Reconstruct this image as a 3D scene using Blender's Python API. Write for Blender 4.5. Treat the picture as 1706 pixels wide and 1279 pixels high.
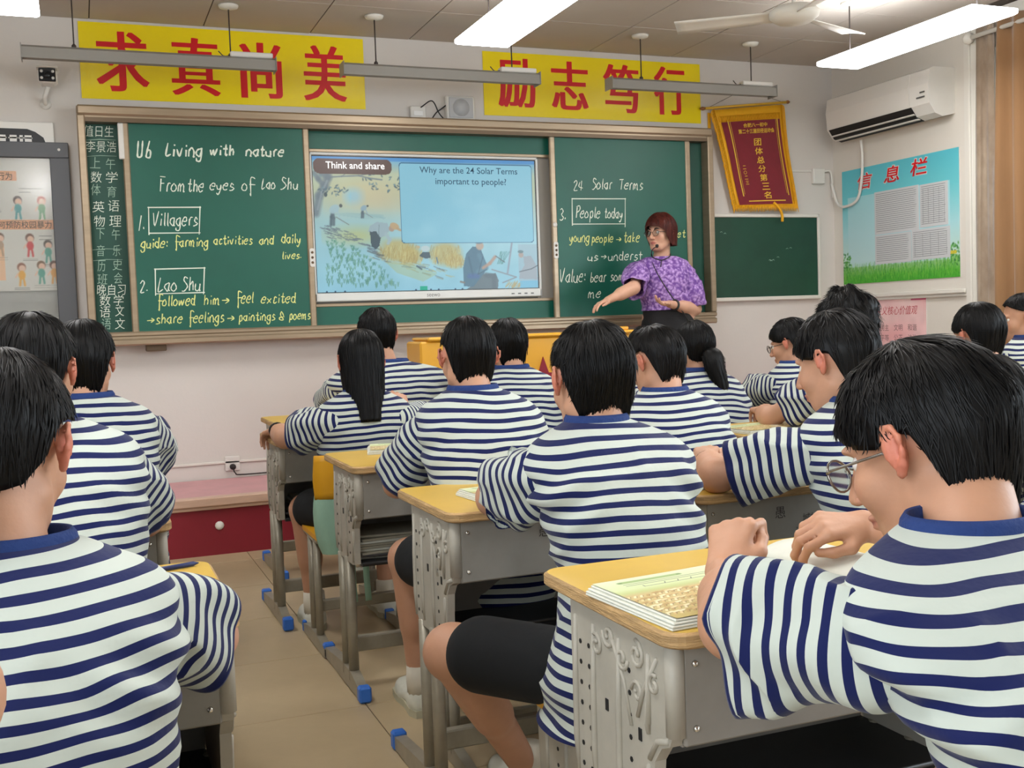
import bpy, bmesh, math, random
import numpy as np
from mathutils import Vector, Matrix

C = bpy.context.scene.collection
SC = bpy.context.scene
for _o in list(bpy.data.objects):
    bpy.data.objects.remove(_o)
random.seed(7)

# ---------------------------------------------------------------- camera
CAM_H = 1.17
FPX, YAW, PITCH, ROLL = 1807.4, 0.37655, 0.05646, -0.03559
def cam_basis():
    fw = np.array([math.sin(YAW) * math.cos(PITCH), math.cos(YAW) * math.cos(PITCH), -math.sin(PITCH)])
    r = np.array([math.cos(YAW), -math.sin(YAW), 0.0])
    u = np.cross(r, fw)
    return r * math.cos(ROLL) + u * math.sin(ROLL), -r * math.sin(ROLL) + u * math.cos(ROLL), fw
_r, _u, _f = cam_basis()
cd = bpy.data.cameras.new('camera')
cam = bpy.data.objects.new('camera', cd)
C.objects.link(cam)
cam.matrix_world = Matrix(((_r[0], _u[0], -_f[0], 0), (_r[1], _u[1], -_f[1], 0), (_r[2], _u[2], -_f[2], CAM_H), (0, 0, 0, 1)))
cd.sensor_fit = 'HORIZONTAL'
cd.sensor_width = 36.0
cd.lens = 36.0 * FPX / 1706.0
cd.clip_start = 0.02
SC.camera = cam

# ---------------------------------------------------------------- world, exposure
wd = bpy.data.worlds.new('daylight')
SC.world = wd
wd.use_nodes = True
wn = wd.node_tree
wn.nodes['Background'].inputs[0].default_value = (0.80, 0.90, 1.0, 1)
wn.nodes['Background'].inputs[1].default_value = 2.6
SC.view_settings.view_transform = 'Standard'
SC.view_settings.look = 'None'
SC.view_settings.gamma = 1.0
SC.view_settings.use_curve_mapping = False
SC.view_settings.exposure = 0.46
LAMP_STRENGTH = 14.5
# added area lamps as daylight fill: right windows and unseen corridor side
def fill_light(name, loc, rot, sx, sy, watts, col=(0.86, 0.93, 1.0)):
    l = bpy.data.lights.new(name, 'AREA')
    l.shape = 'RECTANGLE'
    l.size, l.size_y = sx, sy
    l.energy = watts
    l.color = col
    o = bpy.data.objects.new(name, l)
    C.objects.link(o)
    o.location = loc
    o.rotation_euler = rot
    return o
fill_light('window_daylight', (5.14, .15, 1.83), (0, math.radians(90), 0), 1.7, 5.3, 100)
fill_light('corridor_fill', (-2.22, -.9, 1.85), (0, math.radians(-90), 0), 1.7, 3.6, 60)  # fill lamp added to brighten the room, its source unseen

# ---------------------------------------------------------------- numbers
def lin(c):
    c = np.asarray(c, float) / 255.0
    return np.where(c <= 0.04045, c / 12.92, ((c + 0.055) / 1.055) ** 2.4)
def lc(c):
    l = lin(c)
    return (float(l[0]), float(l[1]), float(l[2]), 1.0)
def _hash(ix, iy, iz):
    h = (ix.astype(np.int64) * 374761393 + iy.astype(np.int64) * 668265263 + iz.astype(np.int64) * 2147483647 + 1013904223) & 0xffffffff
    h = ((h ^ (h >> 13)) * 1274126177) & 0xffffffff
    h = (h ^ (h >> 16)) & 0xffffffff
    return h / 4294967295.0 * 2 - 1
def noise3(p, seed=0):
    p = np.asarray(p, float) + seed * 17.31
    i = np.floor(p).astype(int)
    f = p - i
    f = f * f * (3 - 2 * f)
    r = 0
    for dx in (0, 1):
        for dy in (0, 1):
            for dz in (0, 1):
                w = (f[..., 0] if dx else 1 - f[..., 0]) * (f[..., 1] if dy else 1 - f[..., 1]) * (f[..., 2] if dz else 1 - f[..., 2])
                r = r + w * _hash(i[..., 0] + dx, i[..., 1] + dy, i[..., 2] + dz)
    return r
def V(*a):
    return np.array(a, float)
def unit(v):
    v = np.asarray(v, float)
    return v / max(np.linalg.norm(v), 1e-9)
def catmull(pts, n=6):
    P = np.asarray(pts, float)
    if len(P) < 3:
        return P
    Q = np.vstack([2 * P[0] - P[1], P, 2 * P[-1] - P[-2]])
    out = []
    for i in range(1, len(Q) - 2):
        for k in range(n):
            t = k / n
            out.append(0.5 * ((2 * Q[i]) + (-Q[i - 1] + Q[i + 1]) * t + (2 * Q[i - 1] - 5 * Q[i] + 4 * Q[i + 1] - Q[i + 2]) * t * t + (-Q[i - 1] + 3 * Q[i] - 3 * Q[i + 1] + Q[i + 2]) * t ** 3))
    out.append(P[-1])
    return np.array(out)

# ---------------------------------------------------------------- materials
MATS = {}
def mat(name, col=(200, 200, 200), rough=0.6, metal=0.0, var=0.0, vscale=6.0, bump=0.0, bscale=40.0, stretch=(1, 1, 1), emit=None, estr=0.0, spec=0.5, attr=None, col2=None, alpha=None, trans=0.0, coat=0.0, sheen=0.0, sss=0.0):
    if name in MATS:
        return MATS[name]
    m = bpy.data.materials.new(name)
    m.use_nodes = True
    nt = m.node_tree
    b = nt.nodes['Principled BSDF']
    b.inputs['Base Color'].default_value = lc(col)
    b.inputs['Roughness'].default_value = rough
    b.inputs['Metallic'].default_value = metal
    b.inputs['Specular IOR Level'].default_value = spec
    b.inputs['Transmission Weight'].default_value = trans
    b.inputs['Coat Weight'].default_value = coat
    b.inputs['Sheen Weight'].default_value = sheen
    tc = nt.nodes.new('ShaderNodeTexCoord')
    mp = nt.nodes.new('ShaderNodeMapping')
    mp.inputs['Scale'].default_value = stretch
    nt.links.new(tc.outputs['Object'], mp.inputs[0])
    src = None
    if attr:
        a = nt.nodes.new('ShaderNodeAttribute')
        a.attribute_name = attr
        src = a.outputs['Color']
    if var or col2:
        n = nt.nodes.new('ShaderNodeTexNoise')
        n.inputs['Scale'].default_value = vscale
        n.inputs['Detail'].default_value = 5
        n.inputs['Roughness'].default_value = 0.6
        nt.links.new(mp.outputs[0], n.inputs['Vector'])
        if col2:
            rp = nt.nodes.new('ShaderNodeValToRGB')
            rp.color_ramp.elements[0].position = 0.38
            rp.color_ramp.elements[1].position = 0.66
            rp.color_ramp.elements[0].color = lc(col)
            rp.color_ramp.elements[1].color = lc(col2)
            nt.links.new(n.outputs['Fac'], rp.inputs[0])
            src = rp.outputs[0]
        else:
            mx = nt.nodes.new('ShaderNodeMix')
            mx.data_type = 'RGBA'
            mx.blend_type = 'MULTIPLY'
            mx.inputs[0].default_value = 1.0
            mr = nt.nodes.new('ShaderNodeMapRange')
            mr.inputs[1].default_value = 0.3
            mr.inputs[2].default_value = 0.7
            mr.inputs[3].default_value = 1 - var
            mr.inputs[4].default_value = 1 + var * 0.3
            nt.links.new(n.outputs['Fac'], mr.inputs[0])
            nt.links.new(mr.outputs[0], mx.inputs[7])
            if src is not None:
                nt.links.new(src, mx.inputs[6])
            else:
                mx.inputs[6].default_value = lc(col)
            src = mx.outputs[2]
    if src is not None and emit != 'attr':
        nt.links.new(src, b.inputs['Base Color'])
    if emit is not None:
        if emit == 'attr':
            nt.links.new(src, b.inputs['Emission Color'])
        else:
            b.inputs['Emission Color'].default_value = lc(emit)
        b.inputs['Emission Strength'].default_value = estr
    if bump:
        n2 = nt.nodes.new('ShaderNodeTexNoise')
        n2.inputs['Scale'].default_value = bscale
        n2.inputs['Detail'].default_value = 3
        nt.links.new(mp.outputs[0], n2.inputs['Vector'])
        bp = nt.nodes.new('ShaderNodeBump')
        bp.inputs['Strength'].default_value = bump
        bp.inputs['Distance'].default_value = 0.01
        nt.links.new(n2.outputs['Fac'], bp.inputs['Height'])
        nt.links.new(bp.outputs[0], b.inputs['Normal'])
    if alpha is not None:
        b.inputs['Alpha'].default_value = alpha
    MATS[name] = m
    return m

# ---------------------------------------------------------------- mesh builder
def _cham():
    v = []
    for sx in (-1, 1):
        for sy in (-1, 1):
            for sz in (-1, 1):
                for k in range(3):
                    v.append((sx, sy, sz, k))
    bm = bmesh.new()
    bv = []
    for sx, sy, sz, k in v:
        q = [sx, sy, sz]
        for i in range(3):
            if i != k:
                q[i] *= 0.7
        bv.append(bm.verts.new(q))
    for i, b in enumerate(bv):
        b.index = i
    r = bmesh.ops.convex_hull(bm, input=bm.verts)
    bmesh.ops.dissolve_limit(bm, angle_limit=0.02, verts=bm.verts, edges=bm.edges)
    bm.verts.index_update()
    co = [tuple(x.co) for x in bm.verts]
    f = [[x.index for x in fc.verts] for fc in bm.faces]
    bm.free()
    sg = []
    for c in co:
        k = max(range(3), key=lambda i: abs(c[i]))
        sg.append(([1 if x > 0 else -1 for x in c], k))
    return sg, f
CH_S, CH_F = _cham()

class MB:
    def __init__(self):
        self.v = []
        self.f = []
        self.sm = []
        self.mi = []
        self.n = 0
    def add(self, v, f, smooth=False, mi=0):
        v = np.asarray(v, float)
        self.v.append(v)
        for x in f:
            self.f.append([int(i) + self.n for i in x])
            self.sm.append(smooth)
            self.mi.append(mi)
        self.n += len(v)
        return self
    def box(self, x0, x1, y0, y1, z0, z1, bev=0.0, R=None, o=None, mi=0):
        c = V((x0 + x1) / 2, (y0 + y1) / 2, (z0 + z1) / 2)
        h = V(abs(x1 - x0) / 2, abs(y1 - y0) / 2, abs(z1 - z0) / 2)
        if bev <= 0:
            v = np.array([[sx, sy, sz] for sx in (-1, 1) for sy in (-1, 1) for sz in (-1, 1)], float) * h + c
            f = [(0, 1, 3, 2), (4, 6, 7, 5), (0, 4, 5, 1), (2, 3, 7, 6), (0, 2, 6, 4), (1, 5, 7, 3)]
        else:
            b = min(bev, h.min() * 0.9)
            v = np.array([[s[i] * (h[i] if i == k else h[i] - b) for i in range(3)] for s, k in CH_S]) + c
            f = CH_F
        if R is not None:
            v = (v - (c if o is None else o)) @ np.asarray(R).T + (c if o is None else o)
        return self.add(v, f, mi=mi)
    def tube(self, pts, r, n=8, cap=True, smooth=True, flat=1.0, mi=0, up=None):
        P = np.asarray(pts, float)
        m = len(P)
        r = np.ones(m) * r if np.isscalar(r) else np.asarray(r, float)
        T = np.gradient(P, axis=0) if m > 1 else P
        T = T / np.maximum(np.linalg.norm(T, axis=1, keepdims=True), 1e-9)
        a = V(0, 0, 1) if up is None else V(*up)
        if abs(T[0] @ a) > 0.95:
            a = V(1, 0, 0)
        N = unit(np.cross(T[0], a))
        vs = []
        for i in range(m):
            N = unit(N - T[i] * (N @ T[i]))
            B = np.cross(T[i], N)
            for k in range(n):
                t = 2 * math.pi * k / n
                vs.append(P[i] + r[i] * (math.cos(t) * N + flat * math.sin(t) * B))
        f = []
        for i in range(m - 1):
            for k in range(n):
                k2 = (k + 1) % n
                f.append((i * n + k, i * n + k2, (i + 1) * n + k2, (i + 1) * n + k))
        if cap:
            f.append(list(range(n))[::-1])
            f.append([(m - 1) * n + k for k in range(n)])
        return self.add(vs, f, smooth, mi)
    def prism(self, poly, axis, a, b, mi=0, smooth=False):
        """poly: 2-D outline in the two other axes (x,y,z order), extruded a..b along axis"""
        n = len(poly)
        o = [i for i in range(3) if i != axis]
        v = np.zeros((2 * n, 3))
        for k, (p, q) in enumerate(poly):
            for j, w in enumerate((a, b)):
                v[j * n + k, o[0]] = p
                v[j * n + k, o[1]] = q
                v[j * n + k, axis] = w
        f = [(k, (k + 1) % n, n + (k + 1) % n, n + k) for k in range(n)]
        f.append(list(range(n)))
        f.append([n + k for k in range(n)][::-1])
        return self.add(v, f, smooth, mi)
    def lathe(self, prof, c, n=20, axis=2, smooth=True, mi=0):
        vs = []
        for r, h in prof:
            for k in range(n):
                t = 2 * math.pi * k / n
                q = [r * math.cos(t), r * math.sin(t), h]
                if axis == 1:
                    q = [q[0], q[2], q[1]]
                elif axis == 0:
                    q = [q[2], q[0], q[1]]
                vs.append(V(*q) + V(*c))
        f = []
        for i in range(len(prof) - 1):
            for k in range(n):
                k2 = (k + 1) % n
                f.append((i * n + k, i * n + k2, (i + 1) * n + k2, (i + 1) * n + k))
        f.append([k for k in range(n)][::-1])
        f.append([(len(prof) - 1) * n + k for k in range(n)])
        return self.add(vs, f, smooth, mi)
    def grid(self, G, closed=False, smooth=True, mi=0):
        """G: (rows, cols, 3)"""
        a, b = G.shape[:2]
        f = []
        for i in range(a - 1):
            for k in range(b if closed else b - 1):
                k2 = (k + 1) % b
                f.append((i * b + k, i * b + k2, (i + 1) * b + k2, (i + 1) * b + k))
        return self.add(G.reshape(-1, 3), f, smooth, mi)
    def mesh(self, name, mats):
        me = bpy.data.meshes.new(name)
        v = np.vstack(self.v)
        me.from_pydata(v.tolist(), [], self.f)
        me.polygons.foreach_set('use_smooth', self.sm)
        if any(self.mi):
            me.polygons.foreach_set('material_index', self.mi)
        for m in (mats if isinstance(mats, (list, tuple)) else [mats]):
            me.materials.append(m)
        me.update()
        if len(v) < 60000:
            bm = bmesh.new()
            bm.from_mesh(me)
            bmesh.ops.recalc_face_normals(bm, faces=bm.faces)
            bm.to_mesh(me)
            bm.free()
        return me
    def obj(self, name, mats, parent=None, loc=None):
        return put(name, self.mesh(name, mats), parent, loc)

def put(name, me, parent=None, loc=None):
    o = bpy.data.objects.new(name, me)
    C.objects.link(o)
    if parent is not None:
        o.parent = parent
    if loc is not None:
        o.location = loc
    return o
def thing(name, label, cat, loc=(0, 0, 0), rz=0.0, group=None):
    o = bpy.data.objects.new(name, None)
    o.empty_display_size = 0.05
    C.objects.link(o)
    o.location = loc
    o.rotation_euler = (0, 0, rz)
    o['label'] = label
    o['category'] = cat
    if group:
        o['group'] = group
    return o
def tag(o, label, cat, group=None):
    o['label'] = label
    o['category'] = cat
    if group:
        o['group'] = group
    return o
def struct(o):
    o['kind'] = 'structure'
    return o
def stuff(o):
    o['kind'] = 'stuff'
    return o
def dup(root, loc=None, rz=None, label=None, group=None, skip=()):
    r = root.copy()
    C.objects.link(r)
    if loc is not None:
        r.location = loc
    if rz is not None:
        r.rotation_euler = (0, 0, rz)
    if label:
        r['label'] = label
    if group:
        r['group'] = group
    for ch in list(root.children):
        if ch.name.split('.')[0] in skip:
            continue
        c = ch.copy()
        C.objects.link(c)
        c.parent = r
        for g in ch.children:
            d = g.copy()
            C.objects.link(d)
            d.parent = c
    return r

# ---------------------------------------------------------------- lettering
class Fr:
    """a flat frame in space: origin, X right, Y up, N out of the surface"""
    def __init__(self, o, X, Y):
        self.o, self.X, self.Y = V(*o), unit(X), unit(Y)
        self.N = np.cross(self.X, self.Y)
    def p(self, x, y, n=0.0):
        return self.o + self.X * x + self.Y * y + self.N * n
    def pts(self, a, n=0.0):
        a = np.asarray(a, float)
        return self.o + a[:, :1] * self.X + a[:, 1:2] * self.Y + self.N * n
def FRONT(x, y, z):
    return Fr((x, y, z), (1, 0, 0), (0, 0, 1))
def RIGHTWALL(x, y, z):
    return Fr((x, y, z), (0, -1, 0), (0, 0, 1))
_tcache = {}
def text_geo(s, off=0.0, shear=0.0):
    k = (s, off, shear)
    if k in _tcache:
        return _tcache[k]
    cu = bpy.data.curves.new('t', 'FONT')
    cu.body = s
    cu.size = 1.0
    cu.offset = off
    cu.shear = shear
    cu.resolution_u = 3
    o = bpy.data.objects.new('t', cu)
    C.objects.link(o)
    dg = bpy.context.evaluated_depsgraph_get()
    me = o.evaluated_get(dg).to_mesh()
    v = np.array([x.co[:2] for x in me.vertices]) if len(me.vertices) else np.zeros((0, 2))
    f = [list(p.vertices) for p in me.polygons]
    o.evaluated_get(dg).to_mesh_clear()
    bpy.data.objects.remove(o)
    bpy.data.curves.remove(cu)
    _tcache[k] = (v, f)
    return v, f
def put_text(mb, s, fr, x, y, w=None, h=None, off=0.0, n=0.0015, shear=0.0, mi=0, align='l', rep=((0, 0),)):
    """text scaled so that its ink is w wide and/or h tall, its lower left ink corner at x, y"""
    v, f = text_geo(s, off, shear)
    if len(v) == 0:
        return
    lo, hi = v.min(0), v.max(0)
    sx = w / (hi[0] - lo[0]) if w else None
    sy = h / (hi[1] - lo[1]) if h else None
    sx = sx or sy
    sy = sy or sx
    q = (v - lo) * [sx, sy]
    ww = (hi[0] - lo[0]) * sx
    if align == 'c':
        q[:, 0] -= ww / 2
    q += [x, y]
    for i, (dx, dy) in enumerate(rep):
        mb.add(fr.pts(q + [dx, dy], n + 0.0002 * i), f, mi=mi)

GL = {
 'a': (5, "45 14 02 11 30 43 45 41 50"), 'b': (5, "18 11 20 41 43 24 13"), 'c': (4, "44 25 13 11 20 41"),
 'd': (5, "44 15 02 11 30 43 48 41 50"), 'e': (5, "13 43 45 25 03 01 20 41"), 'f': (4, "48 29 18 1<|04 44", ),
 'g': (5, "45 14 02 11 30 43 45 4; 1< 0:"), 'h': (5, "18 10|13 35 43 40"), 'i': (2, "14 10|17 16"),
 'k': (5, "18 10|44 12 40"), 'l': (2, "18 11 20"), 'm': (7, "04 00|03 15 23 20|23 45 53 50 60"),
 'n': (5, "04 00|03 25 43 40 50"), 'o': (5, "25 03 01 20 41 43 25"), 'p': (5, "15 1<|14 35 43 41 20 12"),
 'r': (4, "14 10|13 25 45"), 's': (4, "44 25 13 32 41 20 00"), 't': (4, "28 21 30 41|05 45"),
 'u': (5, "04 01 20 41 44 40 50"), 'v': (5, "04 20 45"), 'w': (7, "04 10 34 40 65"), 'x': (5, "04 40|44 00"),
 'y': (5, "04 11 31 44 41 2< 0;"), 'U': (6, "08 01 20 41 48"), 'L': (5, "28 10 51"), 'F': (5, "18 10|09 59|15 45"),
 'S': (5, "57 28 16 44 52 20 00"), 'T': (6, "08 58|38 30"), 'P': (5, "18 10|08 49 56 24 14"), 'V': (6, "08 20 59"),
 '1': (3, "28 10"), '2': (5, "06 28 46 10 50"), '3': (5, "07 28 46 24 52 20 01"), '4': (5, "17 03 52|38 30"),
 '6': (5, "38 13 10 40 43 13"), '.': (2, "11 12"), ':': (3, "11 12|14 15"), '>': (8, "03 73|45 73 41"),
 '&': (8, "72 46 27 24 60 20 02 63"), ' ': (4, ""), '-': (4, "03 43"),
}
GL['f'] = (4, "58 39 18 2< 1;|04 54")
def chalk(mb, s, fr, x, y, w, hx, wob=0.05, r=0.0022, slant=0.12, mi=0):
    """handwriting: single strokes of chalk laid on the board; x, y = base line start, w = width, hx = cap height"""
    tot = sum(GL[c][0] + 1.2 for c in s)
    sc = w / tot
    sy = hx / 8.0
    cx = 0.0
    for c in s:
        wd_, st = GL[c]
        for stroke in st.split('|'):
            if not stroke:
                continue
            pts = []
            for tok in stroke.split():
                px = int(tok[0])
                py = ord(tok[1]) - 48
                if py > 9:
                    py = -(py - 9)
                pts.append((px + random.uniform(-.25, .25), py + random.uniform(-.3, .3)))
            P = catmull(pts, 4) if len(pts) > 2 else np.array(pts)
            Q = np.stack([x + (cx + P[:, 0]) * sc + P[:, 1] * sy * slant, y + P[:, 1] * sy + (cx * sc) * 0.0], 1)
            chalk_line(mb, Q, fr, r, mi)
        cx += wd_ + 1.2
def chalk_line(mb, Q, fr, r=0.0022, mi=0):
    r = r * 1.3
    Q = np.asarray(Q, float)
    T = np.gradient(Q, axis=0)
    T /= np.maximum(np.linalg.norm(T, axis=1, keepdims=True), 1e-9)
    N = np.stack([-T[:, 1], T[:, 0]], 1)
    k = len(Q)
    wv = r * (1 + 0.25 * np.sin(np.arange(k) * 1.7 + random.random() * 6))
    if k > 2:
        wv[0] *= 0.6
        wv[-1] *= 0.5
    L = fr.pts(Q + N * wv[:, None], 0.0006)
    R = fr.pts(Q - N * wv[:, None], 0.0006)
    M = fr.pts(Q, 0.0014)
    v = np.stack([L, M, R], 1)
    mb.grid(v, smooth=False, mi=mi)

# ---------------------------------------------------------------- print on flat things (colour attribute on a fine grid)
class Canvas:
    def __init__(self, w, h, nx, ny, col=(255, 255, 255)):
        self.w, self.h, self.nx, self.ny = w, h, nx, ny
        self.x = np.linspace(0, w, nx)[None, :].repeat(ny, 0)
        self.y = np.linspace(0, h, ny)[:, None].repeat(nx, 1)
        self.c = np.zeros((ny, nx, 3)) + np.array(col, float)
    def win(self, x0, x1, y0, y1):
        i0 = int(max(0, math.floor(x0 / self.w * (self.nx - 1)))); i1 = int(min(self.nx, math.ceil(x1 / self.w * (self.nx - 1)) + 1))
        j0 = int(max(0, math.floor(y0 / self.h * (self.ny - 1)))); j1 = int(min(self.ny, math.ceil(y1 / self.h * (self.ny - 1)) + 1))
        return slice(j0, max(j1, j0)), slice(i0, max(i1, i0))
    def mixin(self, s, a, col):
        a = np.clip(a, 0, 1)[..., None]
        self.c[s] = self.c[s] * (1 - a) + np.array(col, float) * a
    def vgrad(self, stops):
        ys = [s[0] for s in stops]
        for k in range(3):
            self.c[..., k] = np.interp(self.y, ys, [s[1][k] for s in stops])
    def rect(self, x0, x1, y0, y1, col, a=1.0):
        s = self.win(x0, x1, y0, y1)
        m = (self.x[s] >= x0) & (self.x[s] <= x1) & (self.y[s] >= y0) & (self.y[s] <= y1)
        self.mixin(s, m * a, col)
    def ell(self, cx, cy, rx, ry, col, a=1.0, soft=0.15, rot=0.0):
        R = max(rx, ry) * 1.3
        s = self.win(cx - R, cx + R, cy - R, cy + R)
        dx, dy = self.x[s] - cx, self.y[s] - cy
        u = dx * math.cos(rot) + dy * math.sin(rot)
        v = -dx * math.sin(rot) + dy * math.cos(rot)
        d = np.sqrt((u / rx) ** 2 + (v / ry) ** 2)
        self.mixin(s, np.clip((1 + soft - d) / (2 * soft), 0, 1) * a, col)
    def line(self, pts, wd_, col, a=1.0, soft=0.5):
        for (x0, y0), (x1, y1) in zip(pts[:-1], pts[1:]):
            s = self.win(min(x0, x1) - wd_ * 2, max(x0, x1) + wd_ * 2, min(y0, y1) - wd_ * 2, max(y0, y1) + wd_ * 2)
            X, Y = self.x[s], self.y[s]
            L = (x1 - x0) ** 2 + (y1 - y0) ** 2 + 1e-12
            t = np.clip(((X - x0) * (x1 - x0) + (Y - y0) * (y1 - y0)) / L, 0, 1)
            d = np.hypot(X - x0 - t * (x1 - x0), Y - y0 - t * (y1 - y0))
            self.mixin(s, np.clip((wd_ / 2 * (1 + soft) - d) / (wd_ / 2 * 2 * soft + 1e-9), 0, 1) * a, col)
    def poly(self, pts, col, a=1.0):
        P = np.asarray(pts, float)
        s = self.win(P[:, 0].min(), P[:, 0].max(), P[:, 1].min(), P[:, 1].max())
        X, Y = self.x[s], self.y[s]
        ins = np.zeros(X.shape, bool)
        for i in range(len(P)):
            x0, y0 = P[i - 1]
            x1, y1 = P[i]
            c = ((y0 > Y) != (y1 > Y)) & (X < (x1 - x0) * (Y - y0) / (y1 - y0 + 1e-12) + x0)
            ins ^= c
        self.mixin(s, ins * a, col)
    def mottle(self, amp, scale, seed=0):
        n = noise3(np.stack([self.x * scale, self.y * scale, self.x * 0], -1), seed) + 0.5 * noise3(np.stack([self.x * scale * 2.3, self.y * scale * 2.3, self.x * 0], -1), seed + 3)
        self.c += n[..., None] * amp
    def obj(self, name, fr, material, parent=None, n=0.001, warp=None):
        P = fr.o + self.x[..., None] * fr.X + self.y[..., None] * fr.Y + fr.N * n
        if warp is not None:
            P = warp(P, self.x, self.y)
        ny, nx = self.x.shape
        idx = np.arange(nx * ny).reshape(ny, nx)
        q = np.stack([idx[:-1, :-1], idx[:-1, 1:], idx[1:, 1:], idx[1:, :-1]], -1).reshape(-1, 4)
        me = np_mesh(name, P.reshape(-1, 3), q, material)
        col = np.ones((nx * ny, 4), np.float32)
        col[:, :3] = lin(np.clip(self.c.reshape(-1, 3), 0, 255))
        set_col(me, col)
        return put(name, me, parent)
def np_mesh(name, v, q, material, smooth=True):
    me = bpy.data.meshes.new(name)
    v = np.asarray(v, np.float32)
    q = np.asarray(q, np.int32)
    k = q.shape[1]
    me.vertices.add(len(v))
    me.vertices.foreach_set('co', v.ravel())
    me.loops.add(q.size)
    me.loops.foreach_set('vertex_index', q.ravel())
    me.polygons.add(len(q))
    me.polygons.foreach_set('loop_start', np.arange(0, q.size, k, dtype=np.int32))
    me.polygons.foreach_set('loop_total', np.full(len(q), k, np.int32))
    me.polygons.foreach_set('use_smooth', np.full(len(q), smooth))
    for m in (material if isinstance(material, (list, tuple)) else [material]):
        me.materials.append(m)
    me.update(calc_edges=True)
    me.validate()
    return me
def set_col(me, col):
    a = me.color_attributes.new('Col', 'FLOAT_COLOR', 'POINT')
    a.data.foreach_set('color', np.asarray(col, np.float32).ravel())
def rrect(x0, x1, y0, y1, r, n=5):
    out = []
    for cx, cy, a0 in ((x1 - r, y0 + r, -90), (x1 - r, y1 - r, 0), (x0 + r, y1 - r, 90), (x0 + r, y0 + r, 180)):
        for k in range(n + 1):
            a = math.radians(a0 + 90 * k / n)
            out.append((cx + r * math.cos(a), cy + r * math.sin(a)))
    return out
# ================================================================ THE ROOM
YW = 6.6      # front wall
XR = 5.21     # right wall
XL = -2.3     # left wall
YB = -3.0     # back wall
ZC = 2.95     # ceiling
m_wall = mat('wall_paint', (216, 211, 205), 0.75, var=0.035, vscale=2.0, bump=0.05, bscale=60)
m_wall_r = mat('wall_paint_side', (222, 217, 207), 0.75, var=0.03, vscale=2.0, bump=0.05, bscale=60)
m_ceil = mat('ceiling_panel', (190, 183, 174), 0.9, var=0.05, vscale=3, bump=0.08, bscale=200)
m_seam = mat('ceiling_seam', (88, 78, 70), 0.9)
m_floor = mat('floor_tile', (188, 168, 134), 0.42, var=0.10, vscale=4.5, bump=0.03, bscale=30, col2=None)
m_grout = mat('tile_joint', (92, 78, 60), 0.9)
m_white = mat('white_plastic', (226, 224, 218), 0.4)
m_whitep = mat('white_paint', (224, 221, 212), 0.55)

struct(MB().box(XL - .1, XR + .1, YW, YW + .12, 0, ZC + .1).obj('wall_front', m_wall))
struct(MB().box(XL - .1, XR + .1, YB - .12, YB, 0, ZC + .1).obj('wall_back', m_wall))
struct(MB().box(XL - .12, XL, .95, YW, 0, ZC).box(XL - .12, XL, YB, -2.75, 0, ZC).box(XL - .12, XL, -2.75, .95, 0, .95).box(XL - .12, XL, -2.75, .95, 2.75, ZC).obj('wall_left', m_wall))
struct(MB().box(XL - .08, XL - .04, -2.75, .95, .95, 1.0, .004).box(XL - .08, XL - .04, -2.75, .95, 2.70, 2.75, .004).box(XL - .08, XL - .04, -2.75, -2.70, .95, 2.75, .004).box(XL - .08, XL - .04, .90, .95, .95, 2.75, .004).box(XL - .08, XL - .04, -.92, -.87, .95, 2.75, .004).obj('window_2', mat('window_aluminium', (200, 200, 198), 0.35, metal=0.4)))  # unseen corridor window, added to go with the fill lamp
# right wall with a wide window opening behind the curtain
WY0, WY1, WZ0, WZ1 = -2.6, 5.12, 0.95, 2.72
mb = MB()
mb.box(XR, XR + .2, WY1, YW, 0, ZC)
mb.box(XR, XR + .2, YB, WY0, 0, ZC)
mb.box(XR, XR + .2, WY0, WY1, 0, WZ0)
mb.box(XR, XR + .2, WY0, WY1, WZ1, ZC)
struct(mb.obj('wall_right', m_wall_r))
# floor slab with single tiles, joints open between them
fl = struct(MB().box(XL, XR, YB, YW, -.1, -.004).obj('floor', m_grout))
tm = MB().box(-.2985, .2985, -.2985, .2985, -.004, 0, bev=.0012).mesh('tile', m_floor)
for i in range(-5, 8):
    for j in range(-10, 6):
        x = 0.765 + .3 + .6 * i
        y = 3.26 + .3 + .6 * j
        if x - .3 < XL or x + .3 > XR + .25 or y < YB + .3:
            continue
        t = put('floor_tile', tm, fl, (x, y, 0))
# ceiling: slab with single panels
ce = struct(MB().box(XL - .12, XR + .2, YB, YW, ZC + .006, ZC + .1).obj('ceiling', m_seam))
pm = MB().box(-.307, .307, -.307, .307, 0, .006, bev=.002).mesh('ceiling_panel', m_ceil)
rnd = random.Random(3)
for i in range(-4, 9):
    for j in range(0, 16):
        x = .14 + .31 + .62 * i
        y = 6.6 - .31 - .62 * j
        if x > XR + .05 or x < XL - .05 or y < YB + .2:
            continue
        t = put('ceiling_panel', pm, ce, (x, y, ZC + rnd.uniform(-.001, .001)))
        t.rotation_euler = (rnd.uniform(-.002, .002), rnd.uniform(-.002, .002), 0)
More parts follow.
